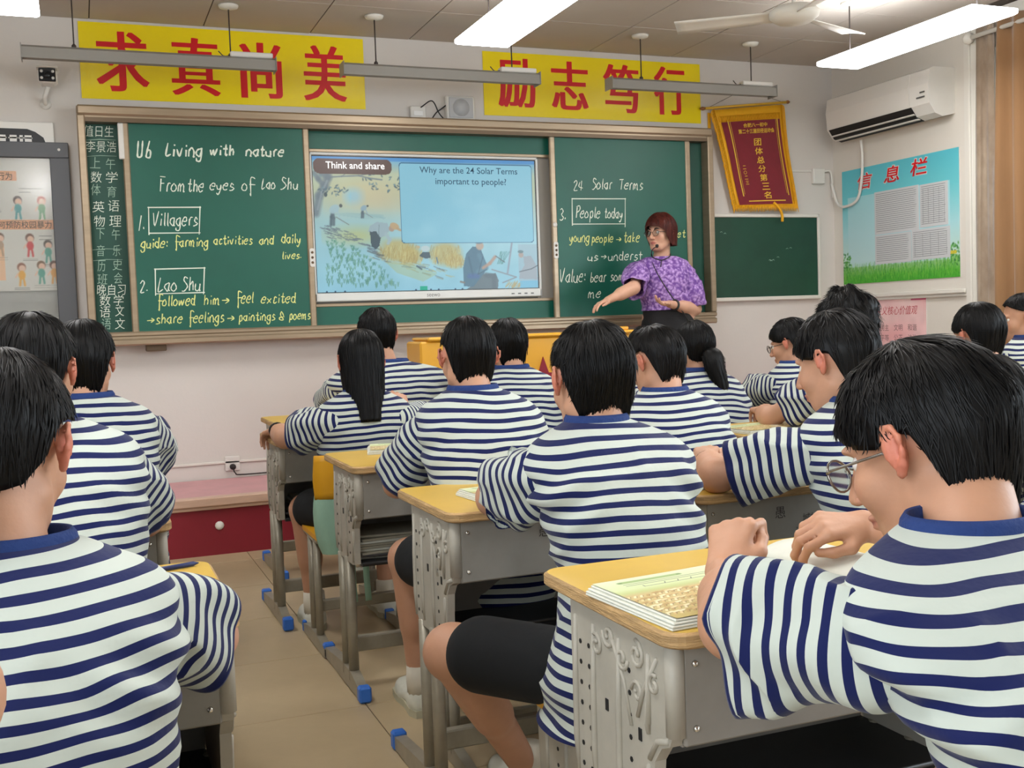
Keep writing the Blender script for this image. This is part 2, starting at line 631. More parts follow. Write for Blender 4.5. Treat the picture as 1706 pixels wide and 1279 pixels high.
# window in the right wall
m_alu = mat('window_aluminium', (200, 200, 198), 0.35, metal=0.4)
wf = struct(MB().box(XR + .08, XR + .14, WY0, WY1, WZ0, WZ0 + .05, .004).box(XR + .08, XR + .14, WY0, WY1, WZ1 - .05, WZ1, .004)
            .box(XR + .08, XR + .14, WY0, WY0 + .05, WZ0, WZ1, .004).box(XR + .08, XR + .14, WY1 - .05, WY1, WZ0, WZ1, .004)
            .box(XR + .09, XR + .13, -.54, -.49, WZ0, WZ1, .004).box(XR + .09, XR + .13, .58, .63, WZ0, WZ1, .004).box(XR + .09, XR + .13, 1.70, 1.75, WZ0, WZ1, .004).box(XR + .09, XR + .13, 2.83, 2.88, WZ0, WZ1, .004)
            .box(XR + .09, XR + .13, 3.96, 4.01, WZ0, WZ1, .004).obj('window_1', m_alu))
m_glass = mat('window_glass', (235, 245, 245), 0.02, trans=1.0)
for y0, y1 in ((WY0 + .05, -.54), (-.49, .58), (.63, 1.70), (1.75, 2.83), (2.88, 3.96), (4.01, WY1 - .05)):
    MB().box(XR + .105, XR + .109, y0, y1, WZ0 + .05, WZ1 - .05).obj('window_pane', m_glass, wf)
# moulded white casing at the near side of the right wall
tr = struct(MB().box(XR - .03, XR + .01, 5.13, 5.30, 0.95, ZC, .008).box(XR - .045, XR, 5.17, 5.20, 0.95, ZC, .006).box(XR - .045, XR, 5.235, 5.26, 0.95, ZC, .006).obj('trim_1', m_whitep))
struct(MB().box(XR - .035, XR, 5.3, YW, 1.255, 1.285, .006).box(XR - .02, XR, 5.3, YW, 1.235, 1.255, .004).obj('trim_2', m_whitep))
struct(MB().box(XL, XL + .012, YB, 5.87, 0, .10).obj('baseboard_left', m_whitep))
# the raised teaching platform
m_maroon = mat('platform_maroon', (140, 32, 48), 0.5, var=0.12, vscale=3)
m_nose = mat('platform_nosing', (214, 180, 158), 0.45, var=0.15, vscale=5, stretch=(1, 8, 8))
m_top = mat('platform_top', (214, 160, 164), 0.5, var=0.12, vscale=6)
dz = .31
pt = thing('teaching_platform', 'maroon fronted platform with pale nosing along the foot of the front wall', 'platform', ((XL + XR) / 2, 6.2, 0))
MB().box(XL - 1.455, XR - 1.455, -.33, .39, 0, dz - .045).obj('riser', m_maroon, pt)
MB().box(XL - 1.455, XR - 1.455, -.30, .39, dz - .05, dz - .002).obj('platform_deck', m_top, pt)
nz = MB().box(XL - 1.455, XR - 1.455, -.355, -.28, dz - .048, dz, .006)
nz.box(XL - 1.455, XR - 1.455, -.345, -.33, dz - .066, dz - .048, .004)
nz.obj('nosing', m_nose, pt)
MB().lathe([(0.0, -.004), (.022, -.004), (.024, 0), (.02, .003)], (.63 - 1.455, -.332, .155), 10, axis=1).obj('paint_chip', m_white, pt)
# electrical trunking along the wall above the platform
struct(MB().box(XL, 2.6, YW - .012, YW, .395, .41, .003).obj('trim_3', m_whitep))

# ---------------------------------------------------------------- blackboard
m_brass = mat('board_frame_metal', (170, 152, 128), 0.36, metal=0.55, var=0.12, vscale=3, stretch=(1, 1, 12))
m_brass2 = mat('board_frame_dark', (110, 92, 72), 0.4, metal=0.4)
m_green = mat('board_green', (16, 96, 80), 0.42, var=0.16, vscale=1.6, bump=0.02, bscale=120)
m_green2 = mat('board_green_worn', (16, 76, 62), 0.5, var=0.2, vscale=2.2)
m_chalk = mat('chalk_white', (226, 236, 222), 0.95)
m_chalky = mat('chalk_yellow', (226, 232, 150), 0.95)
m_chalkd = mat('chalk_faint', (160, 190, 172), 0.95)
bx0, bx1, bz0, bz1 = .045, 4.10, 1.165, 2.45
bb = thing('sliding_blackboard', 'wide brass framed sliding green blackboard with chalk writing behind the teacher', 'blackboard', (2.07, YW, 1.16))
def L(o):
    return (o[0] - 2.07, o[1] - YW, o[2] - 1.16)
def bpart(mb_, name, m_):
    return mb_.obj(name, m_, bb, (-2.07, -YW, -1.16))
mb = MB()
mb.box(bx0, bx1, 6.46, YW, bz1 - .055, bz1, .010)
mb.box(bx0 + .03, bx1 - .03, 6.475, YW, bz1 - .07, bz1 - .05, .004)
mb.box(bx0, bx0 + .042, 6.46, YW, bz0 + .03, bz1 - .055, .006)
mb.box(bx1 - .042, bx1, 6.46, YW, bz0 + .03, bz1 - .055, .006)
mb.box(bx0, bx1, 6.455, YW, bz0, bz0 + .03, .008)
bpart(mb, 'frame', m_brass)
mb = MB().box(bx0 + .01, bx1 - .01, 6.44, YW, bz0 - .048, bz0 - .01, .008).box(bx0 + .02, bx1 - .02, 6.455, YW, bz0 - .012, bz0 + .002)
bpart(mb, 'chalk_tray', m_brass)
bpart(MB().box(bx0 + .04, bx1 - .04, 6.47, YW, bz1 - .09, bz1 - .066), 'guide_rail', m_brass2)
MBs = [(.35, .44)]
bpart(MB().box(.345, .455, 6.5, YW, bz0 - .085, bz0 - .045, .004), 'bracket', m_brass2)
lefts = bpart(MB().box(.085, .30, 6.55, 6.57, bz0 + .03, bz1 - .05), 'fixed_panel', m_green2)
rights = bpart(MB().box(3.90, 4.06, 6.55, 6.57, bz0 + .03, bz1 - .05), 'fixed_panel', m_green2)
bpart(MB().box(1.30, 2.92, 6.55, 6.565, 2.255, bz1 - .06).box(1.30, 2.92, 6.545, 6.565, 2.235, 2.255, .003, mi=1), 'upper_panel', [m_green, m_brass])
bpart(MB().box(1.30, 2.92, 6.55, 6.565, bz0 + .03, 1.31).box(1.30, 2.92, 6.545, 6.565, 1.305, 1.325, .003, mi=1), 'lower_panel', [m_green, m_brass])
m_grey = mat('screen_side_grey', (150, 146, 138), 0.5)
bpart(MB().box(1.28, 2.92, 6.575, 6.585, 1.3, 2.26).box(2.80, 2.92, 6.57, 6.58, 1.325, 2.24), 'screen_recess', m_grey)
def slider(x0, x1, hx, hz):
    s = MB().box(x0 + .025, x1 - .025, 6.500, 6.515, 1.195, 2.375)
    so = bpart(s, 'sliding_panel', m_green)
    f = MB().box(x0, x0 + .037, 6.490, 6.52, 1.17, 2.39, .006).box(x1 - .037, x1, 6.490, 6.52, 1.17, 2.39, .006)
    f.box(x0, x1, 6.492, 6.52, 2.375, 2.392, .004).box(x0, x1, 6.492, 6.52, 1.17, 1.192, .004)
    f.obj('panel_rail', m_brass, so)
    h = MB()
    h.lathe([(0, -.006), (.014, -.006), (.016, 0)], (hx, 6.489, hz + .165), 12, axis=1) if x0 > 2 else None
    h.prism(rrect(hx - .015, hx + .015, hz - .055, hz + .055, .013), 1, 6.482, 6.491)
    h.obj('pull_handle', m_white, so)
    for k in range(3):
        MB().lathe([(0, -.002), (.008, -.002), (.008, .002)], (hx, 6.4815, hz - .03 + .03 * k), 8, axis=1).obj('handle_hole', m_brass2, so)
    return so
ls = slider(.275, 1.325, 1.312, 1.60)
rs = slider(2.888, 3.935, 2.907, 1.63)
tagw = MB().box(.255, .285, 6.485, 6.50, 2.16, 2.36, .004)
bpart(tagw, 'white_name_strip', m_white)
FB = FRONT(0, 6.4995, 0)
w = MB()
y = MB()
chalk(w, 'U6', FB, .352, 2.175, .08, .092, r=.0034)
chalk(w, 'Living', FB, .50, 2.185, .215, .075, r=.0034)
chalk(w, 'with', FB, .75, 2.195, .145, .062, r=.0034)
chalk(w, 'nature', FB, .955, 2.195, .225, .062, r=.0034)
chalk(w, 'From', FB, .46, 1.985, .15, .072)
chalk(w, 'the', FB, .615, 1.985, .095, .07)
chalk(w, 'eyes', FB, .74, 1.995, .14, .062)
chalk(w, 'of', FB, .92, 1.995, .075, .068)
chalk(w, 'Lao', FB, 1.03, 2.005, .09, .062)
chalk(w, 'Shu', FB, 1.145, 2.005, .11, .068)
chalk(w, '1.', FB, .335, 1.76, .04, .085)
chalk(w, 'Villagers', FB, .415, 1.79, .25, .075)
chalk(w, '2.', FB, .325, 1.415, .05, .065)
chalk(w, 'Lao', FB, .42, 1.42, .115, .075)
chalk(w, 'Shu', FB, .555, 1.42, .11, .08)
for x0, x1, z0, z1 in ((.392, .675, 1.748, 1.893), (.41, .682, 1.405, 1.545)):
    chalk_line(w, [(x0, z0 - .01), (x0 + .006, z1 + .004)], FB)
    chalk_line(w, [(x0, z1), (x1 + .01, z1 + .003)], FB)
    chalk_line(w, [(x1 + .005, z1 + .008), (x1 - .008, z0 - .008)], FB)
    chalk_line(w, [(x0, z0), (x1, z0 + .002)], FB)
chalk(y, 'guide:', FB, .345, 1.665, .155, .058)
chalk(y, 'farming', FB, .53, 1.672, .19, .055)
chalk(y, 'activities', FB, .745, 1.682, .225, .052)
chalk(y, 'and', FB, 1.005, 1.682, .09, .052)
chalk(y, 'daily', FB, 1.135, 1.688, .12, .055)
chalk(y, 'lives.', FB, 1.135, 1.595, .12, .045)
chalk(y, 'followed', FB, .42, 1.335, .21, .06)
chalk(y, 'him>', FB, .67, 1.335, .155, .06)
chalk(y, 'feel', FB, .86, 1.34, .10, .062)
chalk(y, 'excited', FB, 1.0, 1.335, .21, .058)
chalk(y, '>share', FB, .355, 1.235, .20, .056)
chalk(y, 'feelings', FB, .585, 1.235, .20, .06)
chalk(y, '>', FB, .80, 1.235, .05, .05)
chalk(y, 'paintings', FB, .865, 1.235, .215, .052)
chalk(y, '& poems', FB, 1.10, 1.235, .19, .052)
LO = (-2.07, -YW, -1.16)
stuff(w.obj('chalk_writing', m_chalk, ls))
stuff(y.obj('chalk_writing', m_chalky, ls))
w = MB(); y = MB()
chalk(w, '24', FB, 3.05, 2.02, .075, .062)
chalk(w, 'Solar', FB, 3.185, 2.03, .155, .07)
chalk(w, 'Terms', FB, 3.385, 2.03, .185, .066)
chalk(w, '3.', FB, 2.945, 1.825, .05, .075)
chalk(w, 'People', FB, 3.06, 1.84, .185, .072)
chalk(w, 'today', FB, 3.27, 1.84, .14, .066)
for x0, x1, z0, z1 in ((3.035, 3.425, 1.80, 1.965),):
    chalk_line(w, [(x0, z0 - .01), (x0 + .004, z1 + .004)], FB)
    chalk_line(w, [(x0, z1), (x1 + .01, z1 + .003)], FB)
    chalk_line(w, [(x1 + .005, z1 + .008), (x1 - .002, z0 - .02)], FB)
    chalk_line(w, [(x0, z0), (x1, z0 + .002)], FB)
chalk(y, 'young', FB, 3.01, 1.685, .15, .062)
chalk(y, 'people', FB, 3.17, 1.68, .165, .056)
chalk(y, '>', FB, 3.35, 1.68, .05, .05)
chalk(y, 'take', FB, 3.41, 1.68, .125, .068)
chalk(y, 'et', FB, 3.82, 1.71, .07, .05)
chalk(w, 'us', FB, 3.14, 1.56, .08, .055)
chalk(w, '>', FB, 3.235, 1.565, .05, .05)
chalk(w, 'underst', FB, 3.29, 1.56, .26, .06)
chalk(w, 'Value:', FB, 2.93, 1.42, .20, .085)
chalk(w, 'bear', FB, 3.15, 1.42, .125, .065)
chalk(w, 'some', FB, 3.30, 1.425, .14, .06)
chalk(w, 'me', FB, 3.135, 1.315, .10, .06)
stuff(w.obj('chalk_writing', m_chalk, rs))
stuff(y.obj('chalk_writing', m_chalky, rs))
# timetable in chalk on the narrow left board
FL = FRONT(0, 6.5495, 0)
w = MB(); d = MB()
rows = [('值日生', 2.29, .08, .155, 0.0), ('李景浩', 2.205, .085, .16, 0), ('上', 2.115, .10, .055, 1), ('午', 2.11, .185, .05, 1), ('数', 2.035, .10, .06, 0), ('学', 2.035, .18, .065, 0),
        ('体', 1.965, .10, .05, 1), ('育', 1.955, .185, .05, 1), ('英', 1.87, .10, .065, 0), ('语', 1.875, .185, .06, 0), ('物', 1.79, .105, .06, 0), ('理', 1.79, .185, .065, 0),
        ('下', 1.72, .115, .045, 1), ('午', 1.715, .195, .045, 1), ('音', 1.625, .11, .045, 1), ('乐', 1.625, .195, .04, 1), ('历', 1.54, .11, .045, 1), ('史', 1.545, .19, .05, 1),
        ('班', 1.465, .105, .055, 1), ('会', 1.47, .195, .045, 1), ('晚自习', 1.405, .10, .155, 0), ('数', 1.345, .11, .06, 0), ('学', 1.345, .185, .055, 0), ('语', 1.28, .11, .055, 0), ('文', 1.285, .19, .05, 0), ('语', 1.212, .115, .05, 1), ('文', 1.212, .185, .055, 0)]
for s, z, x, wd_, faint in rows:
    put_text(d if faint else w, s, FL, x, z, w=wd_, h=.062, off=-.006, shear=.1, n=.0008)
for z in (2.27, 2.18, 1.66, 1.60):
    chalk_line(d, [(.09, z), (.16, z + .006), (.245, z + .004)], FL, .0015)
stuff(w.obj('chalk_writing', m_chalk, lefts))
stuff(d.obj('chalk_writing', m_chalkd, lefts))

# ---------------------------------------------------------------- interactive screen
sx0, sx1, sz0, sz1 = 1.325, 2.815, 1.335, 2.232
scr = thing('interactive_screen', 'white framed flat screen showing a farming picture and a question, between the sliding boards', 'screen', (2.07, 6.56, 1.335))
def spart(mb_, name, m_, par=None):
    return mb_.obj(name, m_, scr, (-2.07, -6.56, -1.335))
m_scrf = mat('screen_frame_white', (222, 226, 224), 0.35)
m_bez = mat('screen_bezel', (18, 22, 24), 0.3)
mb = MB().box(sx0, sx1, 6.525, 6.56, sz0, sz0 + .052, .006).box(sx0, sx1, 6.525, 6.56, sz1 - .016, sz1, .005).box(sx1 - .016, sx1, 6.525, 6.56, sz0, sz1, .005).box(sx0, sx0 + .016, 6.525, 6.56, sz0, sz1, .005)
spart(mb, 'casing', m_scrf)
spart(MB().box(sx0 + .01, sx1 - .012, 6.532, 6.55, sz0 + .05, sz1 - .012), 'bezel', m_bez)
mb = MB()
put_text(mb, 'seewo', FRONT(0, 6.525, 0), 2.03, sz0 + .016, w=.085, h=.018, off=.0, n=.0006)
for k in range(4):
    mb.box(2.60 + .045 * k, 2.62 + .045 * k, 6.523, 6.526, sz0 + .018, sz0 + .026)
spart(mb, 'casing_marks', mat('mark_grey', (110, 116, 118), 0.5))
ax0, ax1, az0, az1 = 1.345, 2.79, 1.392, 2.208
W_, H_ = ax1 - ax0, az1 - az0
cv = Canvas(W_, H_, 420, 240)
cv.vgrad([(0, (150, 205, 225)), (.12, (165, 215, 228)), (.35, (170, 210, 215)), (.5, (190, 205, 185)), (.62, (205, 200, 150)), (.72, (196, 200, 160)), (H_, (90, 165, 215))])
rn = random.Random(11)
cv.mottle(9, 7)
U = W_ / 1443 * 1443 / 1220.0  # picture units: crop pixels
def P_(px, py):
    return ((px - 62) * W_ / 1215.0, H_ - (py - 262) * H_ / 715.0)
cv.ell(*P_(330, 450), .20, .12, (236, 206, 140), .75, .9)
cv.ell(*P_(270, 470), .055, .045, (150, 205, 232), .85, .6)
cv.ell(*P_(400, 480), .13, .07, (230, 190, 140), .5, .9)
cv.ell(*P_(300, 600), .26, .05, (168, 205, 205), .7, .8)
cv.ell(*P_(270, 680), .16, .05, (206, 196, 110), .8, .7)
for k in range(9):
    yy = 565 + k * 3
    cv.line([P_(150 + k * 20, yy), P_(230 + k * 25, yy - 6), P_(420, yy + 2)], .004, (140, 175, 175), .35)
# furrows
for k in range(90):
    t = rn.random(); u_ = rn.random()
    px = 80 + 300 * t + 40 * u_; py = 620 + 150 * t * t + 70 * u_ * (1 - t * .3)
    cv.line([P_(px, py), P_(px + 18, py + 6)], .006, (96, 96, 104), .65)
for k in range(60):
    px = rn.uniform(330, 760); py = 740 + (px - 330) * .33 + rn.uniform(-16, 50)
    cv.line([P_(px, py), P_(px + rn.uniform(20, 50), py + rn.uniform(4, 16))], .006, rn.choice([(150, 140, 100), (90, 90, 90), (190, 180, 120)]), .6)
cv.poly([P_(420, 820), P_(560, 830), P_(700, 890), P_(620, 930), P_(480, 880)], (186, 190, 120), .5)
# rice plants
for k in range(230):
    t = rn.random(); u_ = rn.random()
    px = 110 + u_ * 400 * (0.35 + .65 * t); py = 700 + 250 * t + u_ * 20 - (1 - u_) * 0
    if px > 120 + (py - 640) * 1.9:
        continue
    hh = 10 + 14 * t
    for a_ in (-5, 0, 6):
        cv.line([P_(px, py), P_(px + a_, py - hh)], .0035, rn.choice([(96, 150, 120), (120, 170, 130), (70, 130, 110)]), .75)
# wheat
for cx, cy, rx, ry in ((490, 760, 95, 62), (560, 790, 60, 45), (750, 780, 85, 62), (800, 820, 50, 40)):
    a_, b_ = P_(cx, cy)
    cv.ell(a_, b_, rx * W_ / 1215, ry * H_ / 715, (214, 176, 84), .85, .3)
    for k in range(70):
        px = cx + rn.uniform(-rx, rx); py = cy + rn.uniform(-ry * .2, ry)
        cv.line([P_(px, py), P_(px + rn.uniform(-6, 14), py - rn.uniform(18, 42))], .004, rn.choice([(182, 140, 60), (232, 206, 120), (200, 156, 70)]), .7)
# tree
for pts, wd_ in ((((70, 560), (90, 470), (120, 420), (140, 370), (110, 350)), .045), (((120, 420), (90, 380), (70, 350)), .03), (((150, 370), (210, 365), (300, 360), (350, 372), (420, 380)), .009), (((300, 360), (340, 352), (400, 350)), .005), (((210, 365), (230, 352)), .004)):
    cv.line([P_(*q) for q in pts], wd_, (104, 104, 108), .85)
cv.line([P_(80, 540), P_(105, 450), P_(135, 390)], .012, (150, 150, 150), .7)
for k in range(70):
    px, py = rn.choice([(120, 440), (180, 440), (210, 430), (380, 410), (460, 420), (490, 410), (440, 370), (90, 360), (350, 370), (520, 380)])
    a_, b_ = P_(px + rn.uniform(-30, 30), py + rn.uniform(-18, 24))
    cv.ell(a_, b_, .010, .0045, rn.choice([(80, 96, 100), (110, 130, 130), (60, 70, 76)]), .8, .3, rn.uniform(0, 3))
cv.ell(*P_(124, 462), .010, .014, (40, 44, 50), .9)
# farmers
def fig(px, py, s, shirt):
    q = lambda a, b: P_(px + a * s, py + b * s)
    cv.line([q(-20, 60), q(-16, 20), q(-10, -5)], .018 * s, (70, 74, 80), .9)
    cv.line([q(-6, 60), q(-4, 25), q(-8, 0)], .016 * s, (84, 88, 92), .9)
    cv.ell(*q(0, -22), .034 * s, .024 * s, shirt, .95, .15, .6)
    cv.line([q(12, -20), q(26, 20), q(40, 48)], .008 * s, shirt, .9)
    cv.ell(*q(34, -40), .010 * s, .011 * s, (70, 60, 56), .95)
    cv.line([q(8, 20), q(72, 60)], .0045 * s, (110, 96, 80), .9)
fig(165, 560, 1.0, (176, 196, 198))
fig(318, 545, .62, (150, 170, 180))
q = lambda a, b: P_(a, b)
cv.poly([q(345, 660), q(350, 735), q(372, 752), q(392, 735), q(402, 690), q(372, 640)], (50, 54, 60), .95)
cv.poly([q(335, 660), q(348, 625), q(385, 605), q(440, 612), q(452, 650), q(425, 680), q(400, 690), q(378, 655)], (168, 180, 182), .97)
cv.line([q(345, 655), q(380, 690), q(395, 700)], .004, (60, 60, 64), .8)
cv.line([q(395, 620), q(392, 680)], .003, (90, 96, 98), .8)
cv.line([q(430, 670), q(450, 700), q(440, 720)], .02, (176, 188, 190), .9)
cv.ell(*q(462, 640), .018, .020, (190, 140, 110), .95)
cv.ell(*q(478, 628), .030, .020, (214, 160, 100), .97, .12, -.4)
cv.ell(*q(500, 645), .020, .008, (200, 150, 96), .9, .2, -.5)
cv.line([q(330, 760), q(380, 780), q(412, 785)], .010, (80, 72, 66), .7)
cv.poly([q(605, 790), q(625, 770), q(662, 770), q(668, 800), q(640, 806)], (56, 60, 66), .9)
cv.ell(*q(640, 750), .028, .018, (214, 220, 216), .95)
cv.ell(*q(600, 742), .014, .010, (212, 176, 120), .9)
cv.line([q(700, 800), q(706, 830)], .008, (70, 96, 130), .9)
cv.line([q(590, 845), q(615, 862)], .010, (60, 66, 76), .9)
# painter sitting at the right
cv.poly([q(848, 985), q(1040, 985), q(1046, 930), q(1030, 890), q(960, 895), q(920, 940)], (92, 96, 98), .97)
cv.poly([q(846, 960), q(846, 860), q(866, 780), q(905, 740), q(948, 748), q(966, 800), q(985, 850), q(965, 890), q(930, 930), q(900, 965)], (66, 98, 118), .98)
cv.line([q(940, 790), q(975, 860), q(930, 880)], .030, (84, 120, 138), .8)
cv.line([q(880, 800), q(900, 900)], .012, (50, 76, 96), .7)
cv.line([q(960, 860), q(1000, 835), q(1030, 800)], .020, (196, 140, 110), .95)
cv.line([q(880, 905), q(925, 905)], .03, (60, 80, 150), .6)
cv.line([q(960, 800), q(930, 895), q(980, 870)], .006, (40, 56, 70), .6)
cv.ell(*q(945, 738), .026, .026, (206, 160, 130), .97)
cv.ell(*q(940, 708), .034, .022, (110, 130, 140), .95)
cv.line([q(975, 900), q(1020, 910), q(1020, 975)], .03, (80, 84, 88), .95)
cv.line([q(850, 940), q(830, 935)], .012, (130, 100, 80), .9)
cv.line([q(1130, 725), q(1100, 890)], .012, (150, 140, 150), .9)
cv.line([q(1010, 870), q(1150, 915), q(1070, 945)], .008, (140, 130, 130), .9)
for k in range(16):
    cv.line([q(1040 + rn.uniform(0, 40), 840), q(1060 + rn.uniform(0, 60), 770)], .003, (80, 140, 130), .7)
cv.line([q(1035, 795), q(1085, 830)], .006, (70, 70, 70), .9)
cv.poly([q(1165, 730), q(1280, 730), q(1280, 940), q(1165, 940)], (170, 170, 178), .45)
cv.poly([q(1168, 925), q(1172, 890), q(1200, 850), q(1195, 800), q(1240, 795), q(1270, 850), q(1275, 930)], (168, 160, 162), .85)
cv.ell(*q(1182, 790), .017, .018, (190, 150, 130), .95)
cv.ell(*q(1180, 772), .020, .010, (90, 110, 110), .9)
cv.line([q(1170, 885), q(1240, 870), q(1290, 845)], .006, (70, 66, 70), .9)
for k in range(40):
    px = rn.uniform(1080, 1170)
    cv.line([q(px, 980 - rn.uniform(0, 20)), q(px + 20, 955 - rn.uniform(0, 20))], .004, (196, 160, 90), .7)
cv.c = cv.c * .74 + np.array((140., 200., 224.)) * .26
# slide furniture
cv.rect(0, W_, H_ - .022, H_, (60, 130, 205), .6)
def rr(x0, y0, x1, y1, r, col, a):
    (a0, b1), (a1, b0) = P_(x0, y0), P_(x1, y1)
    cv.poly(rrect(a0, a1, b0, b1, r), col, a)
    return a0, a1, b0, b1
rr(512, 285, 1262, 722, .022, (40, 90, 130), .8)
x0, x1, y0, y1 = rr(517, 290, 1258, 717, .018, (146, 208, 228), .93)
for k in range(26):
    cv.ell(*P_(rn.uniform(600, 1180), rn.uniform(420, 680)), rn.uniform(.04, .12), rn.uniform(.02, .05), rn.choice([(176, 226, 240), (130, 198, 222)]), .16, .95)
rr(66, 272, 476, 352, .038, (98, 76, 70), 1)
for px in (108, 152, 202, 580, 662, 705, 798, 838):
    cv.ell(*P_(px, 975), .006, .006, (40, 70, 100), .9)
rr(602, 955, 643, 990, .001, (30, 180, 150), 1)
rr(1170, 938, 1280, 975, .001, (120, 190, 220), .9)
m_scr = mat('screen_picture', (10, 10, 10), 0.25, attr='Col', emit='attr', estr=0.60, spec=0.4)
FS = FRONT(ax0, 6.5315, az0)
pic = cv.obj('display', FS, m_scr, scr)
pic.location = (-2.07, -6.56, -1.335)
m_tx = mat('screen_text_dark', (30, 80, 110), 0.4)
m_tw = mat('screen_text_white', (235, 235, 235), 0.4, emit=(235, 235, 235), estr=.6)
mb = MB()
FT = FRONT(ax0, 6.530, az0)
a, b = P_(625, 345)
put_text(mb, 'Why are the 24 Solar Terms', FT, a, b - .006, w=.655, h=.052, off=.004)
o = mb.obj('slide_text', m_tx, pic)
mb = MB()
a, b = P_(710, 402)
put_text(mb, 'important to people?', FT, a, b - .010, w=.475, h=.053, off=.004)
o = mb.obj('slide_text', m_tx, pic)
mb = MB()
a, b = P_(130, 325)
put_text(mb, 'Think and share', FT, a, b, w=.365, h=.042, off=.008)
mb.obj('slide_text', m_tw, pic)

# ---------------------------------------------------------------- wall banners
m_yel = mat('banner_yellow', (250, 226, 18), 0.22, spec=0.7)
m_red = mat('banner_red', (216, 24, 34), 0.3)
def banner(x0, x1, z0, z1, chars, label):
    t = thing('wall_banner', label, 'banner', ((x0 + x1) / 2, YW, z0), group=None)
    lo = (-(x0 + x1) / 2, -YW, -z0)
    MB().box(x0, x1, YW - .006, YW, z0, z1).obj('sheet', m_yel, t, lo)
    for ch, a, b, c, d_ in chars:
        mb_ = MB()
        put_text(mb_, ch, FRONT(0, YW - .006, 0), a, c, w=b - a, h=d_ - c, off=.004, rep=((-.007, 0), (0, 0), (.007, 0)))
        mb_.obj('character', m_red, t, lo)
banner(.08, 1.705, 2.51, 2.935, [('求', .17, .44, 2.555, 2.89), ('真', .575, .835, 2.55, 2.88), ('尚', .965, 1.195, 2.55, 2.875), ('美', 1.335, 1.585, 2.55, 2.88)], 'yellow wall banner with four red characters above the left half of the blackboard')
banner(2.485, 4.09, 2.505, 2.91, [('励', 2.59, 2.84, 2.56, 2.875), ('志', 2.965, 3.22, 2.56, 2.875), ('笃', 3.345, 3.60, 2.555, 2.875), ('行', 3.73, 3.965, 2.555, 2.88)], 'yellow wall banner with four red characters above the teacher')

# ---------------------------------------------------------------- speaker, switch, security camera
sp = thing('wall_speaker', 'square white speaker on the wall between the two yellow banners', 'speaker', (2.31, YW, 2.46))
MB().box(-.095, .095, -.05, 0, 0, .15, .008).obj('case', m_white, sp)
MB().box(-.08, .08, -.056, -.05, .012, .138, .003).lathe([(.055, -.058), (.055, -.054), (.05, -.053)], (0, 0, .075), 20, axis=1).obj('grille', mat('speaker_grille', (196, 198, 200), 0.6, bump=.4, bscale=900), sp)
sw = thing('wall_socket', 'white socket box left of the square wall speaker', 'socket', (2.035, YW, 2.46))
MB().box(-.05, .05, -.03, 0, 0, .08, .005).obj('plate', m_white, sw)
MB().box(-.03, .03, -.034, -.03, .02, .05, .002).obj('plug', mat('plug_white', (240, 240, 238), .3), sw)
mb = MB()
mb.tube(catmull([(2.05, YW - .035, 2.53), (2.12, YW - .05, 2.57), (2.17, YW - .03, 2.50), (2.21, YW - .03, 2.455)]), .004, 6)
mb.tube(catmull([(2.12, YW - .01, 2.455), (2.15, YW - .03, 2.50), (2.19, YW - .03, 2.53), (2.23, YW - .03, 2.56)]), .004, 6)
tag(mb.obj('speaker_cables', mat('cable_black', (30, 30, 32), .5)), 'two black cables looping between the socket box and the wall speaker', 'cable')
sc_ = thing('security_camera', 'small white security camera with a black face, above the grey notice case', 'camera', (-.09, YW, 2.50))
MB().tube([(-.02, 0, -.03), (-.02, -.03, -.03), (-.02, -.06, 0), (0, -.08, .05)], .012, 8).lathe([(.03, -.012), (.03, 0)], (-.02, 0, -.03), 12, axis=1).obj('bracket', m_white, sc_)
MB().box(-.05, .05, -.20, -.05, .05, .13, .02).box(-.055, .055, -.215, -.06, .125, .135, .004).obj('housing', m_white, sc_)
MB().box(-.042, .042, -.204, -.198, .052, .122, .015).obj('face', mat('camera_face', (24, 26, 30), .2), sc_)
mb = MB()
for a, b in ((-.028, .07), (.028, .07), (-.028, .105), (.028, .105)):
    mb.lathe([(.008, -.207), (.008, -.203)], (a, 0, b), 8, axis=1)
mb.obj('lamp_dots', m_white, sc_)
MB().lathe([(.014, -.209), (.017, -.203)], (0, 0, .085), 12, axis=1).obj('lens', m_bez, sc_)

# ---------------------------------------------------------------- grey framed notice case, left
fr_ = thing('notice_case', 'dark grey framed notice case with a safety poster, left of the blackboard', 'notice board', (-.6, YW, 1.0))
m_case = mat('case_grey', (84, 86, 90), 0.5)
fx0, fx1, fz0, fz1 = -1.20, -.005, .98, 2.25
def fp(mb_, name, m_, par=fr_):
    return mb_.obj(name, m_, fr_, (.6, -YW, -1.0))
fp(MB().box(fx0, fx1, 6.53, YW, fz1 - .085, fz1, .004).box(fx1 - .10, fx1, 6.53, YW, fz0 + .08, fz1 - .085, .004).box(fx0, fx0 + .1, 6.53, YW, fz0 + .08, fz1 - .085, .004).box(fx0, fx1, 6.53, YW, fz0, fz0 + .08, .004), 'frame', m_case)
fp(MB().box(fx0 + .05, fx1 - .05, 6.575, YW, fz0 + .02, fz1 - .05), 'back_panel', mat('case_back', (176, 178, 172), .6))
MB().lathe([(0, -.004), (.008, -.003), (.008, 0)], (fx1 - .05 + .6, -.07, fz1 - .04 - 1.0), 8, axis=1).obj('screw', m_white, fr_)
pw, ph = .99, .73
cv = Canvas(pw, ph, 240, 180, (226, 226, 216))
rn = random.Random(5)
cv.rect(.50, .80, .60, .655, (238, 176, 130))
cv.rect(.64, .975, .335, .39, (238, 176, 130))
cv.rect(.40, .72, .06, .26, (244, 196, 150), .9)
cv.rect(.40, .66, .10, .24, (246, 200, 90), .9)
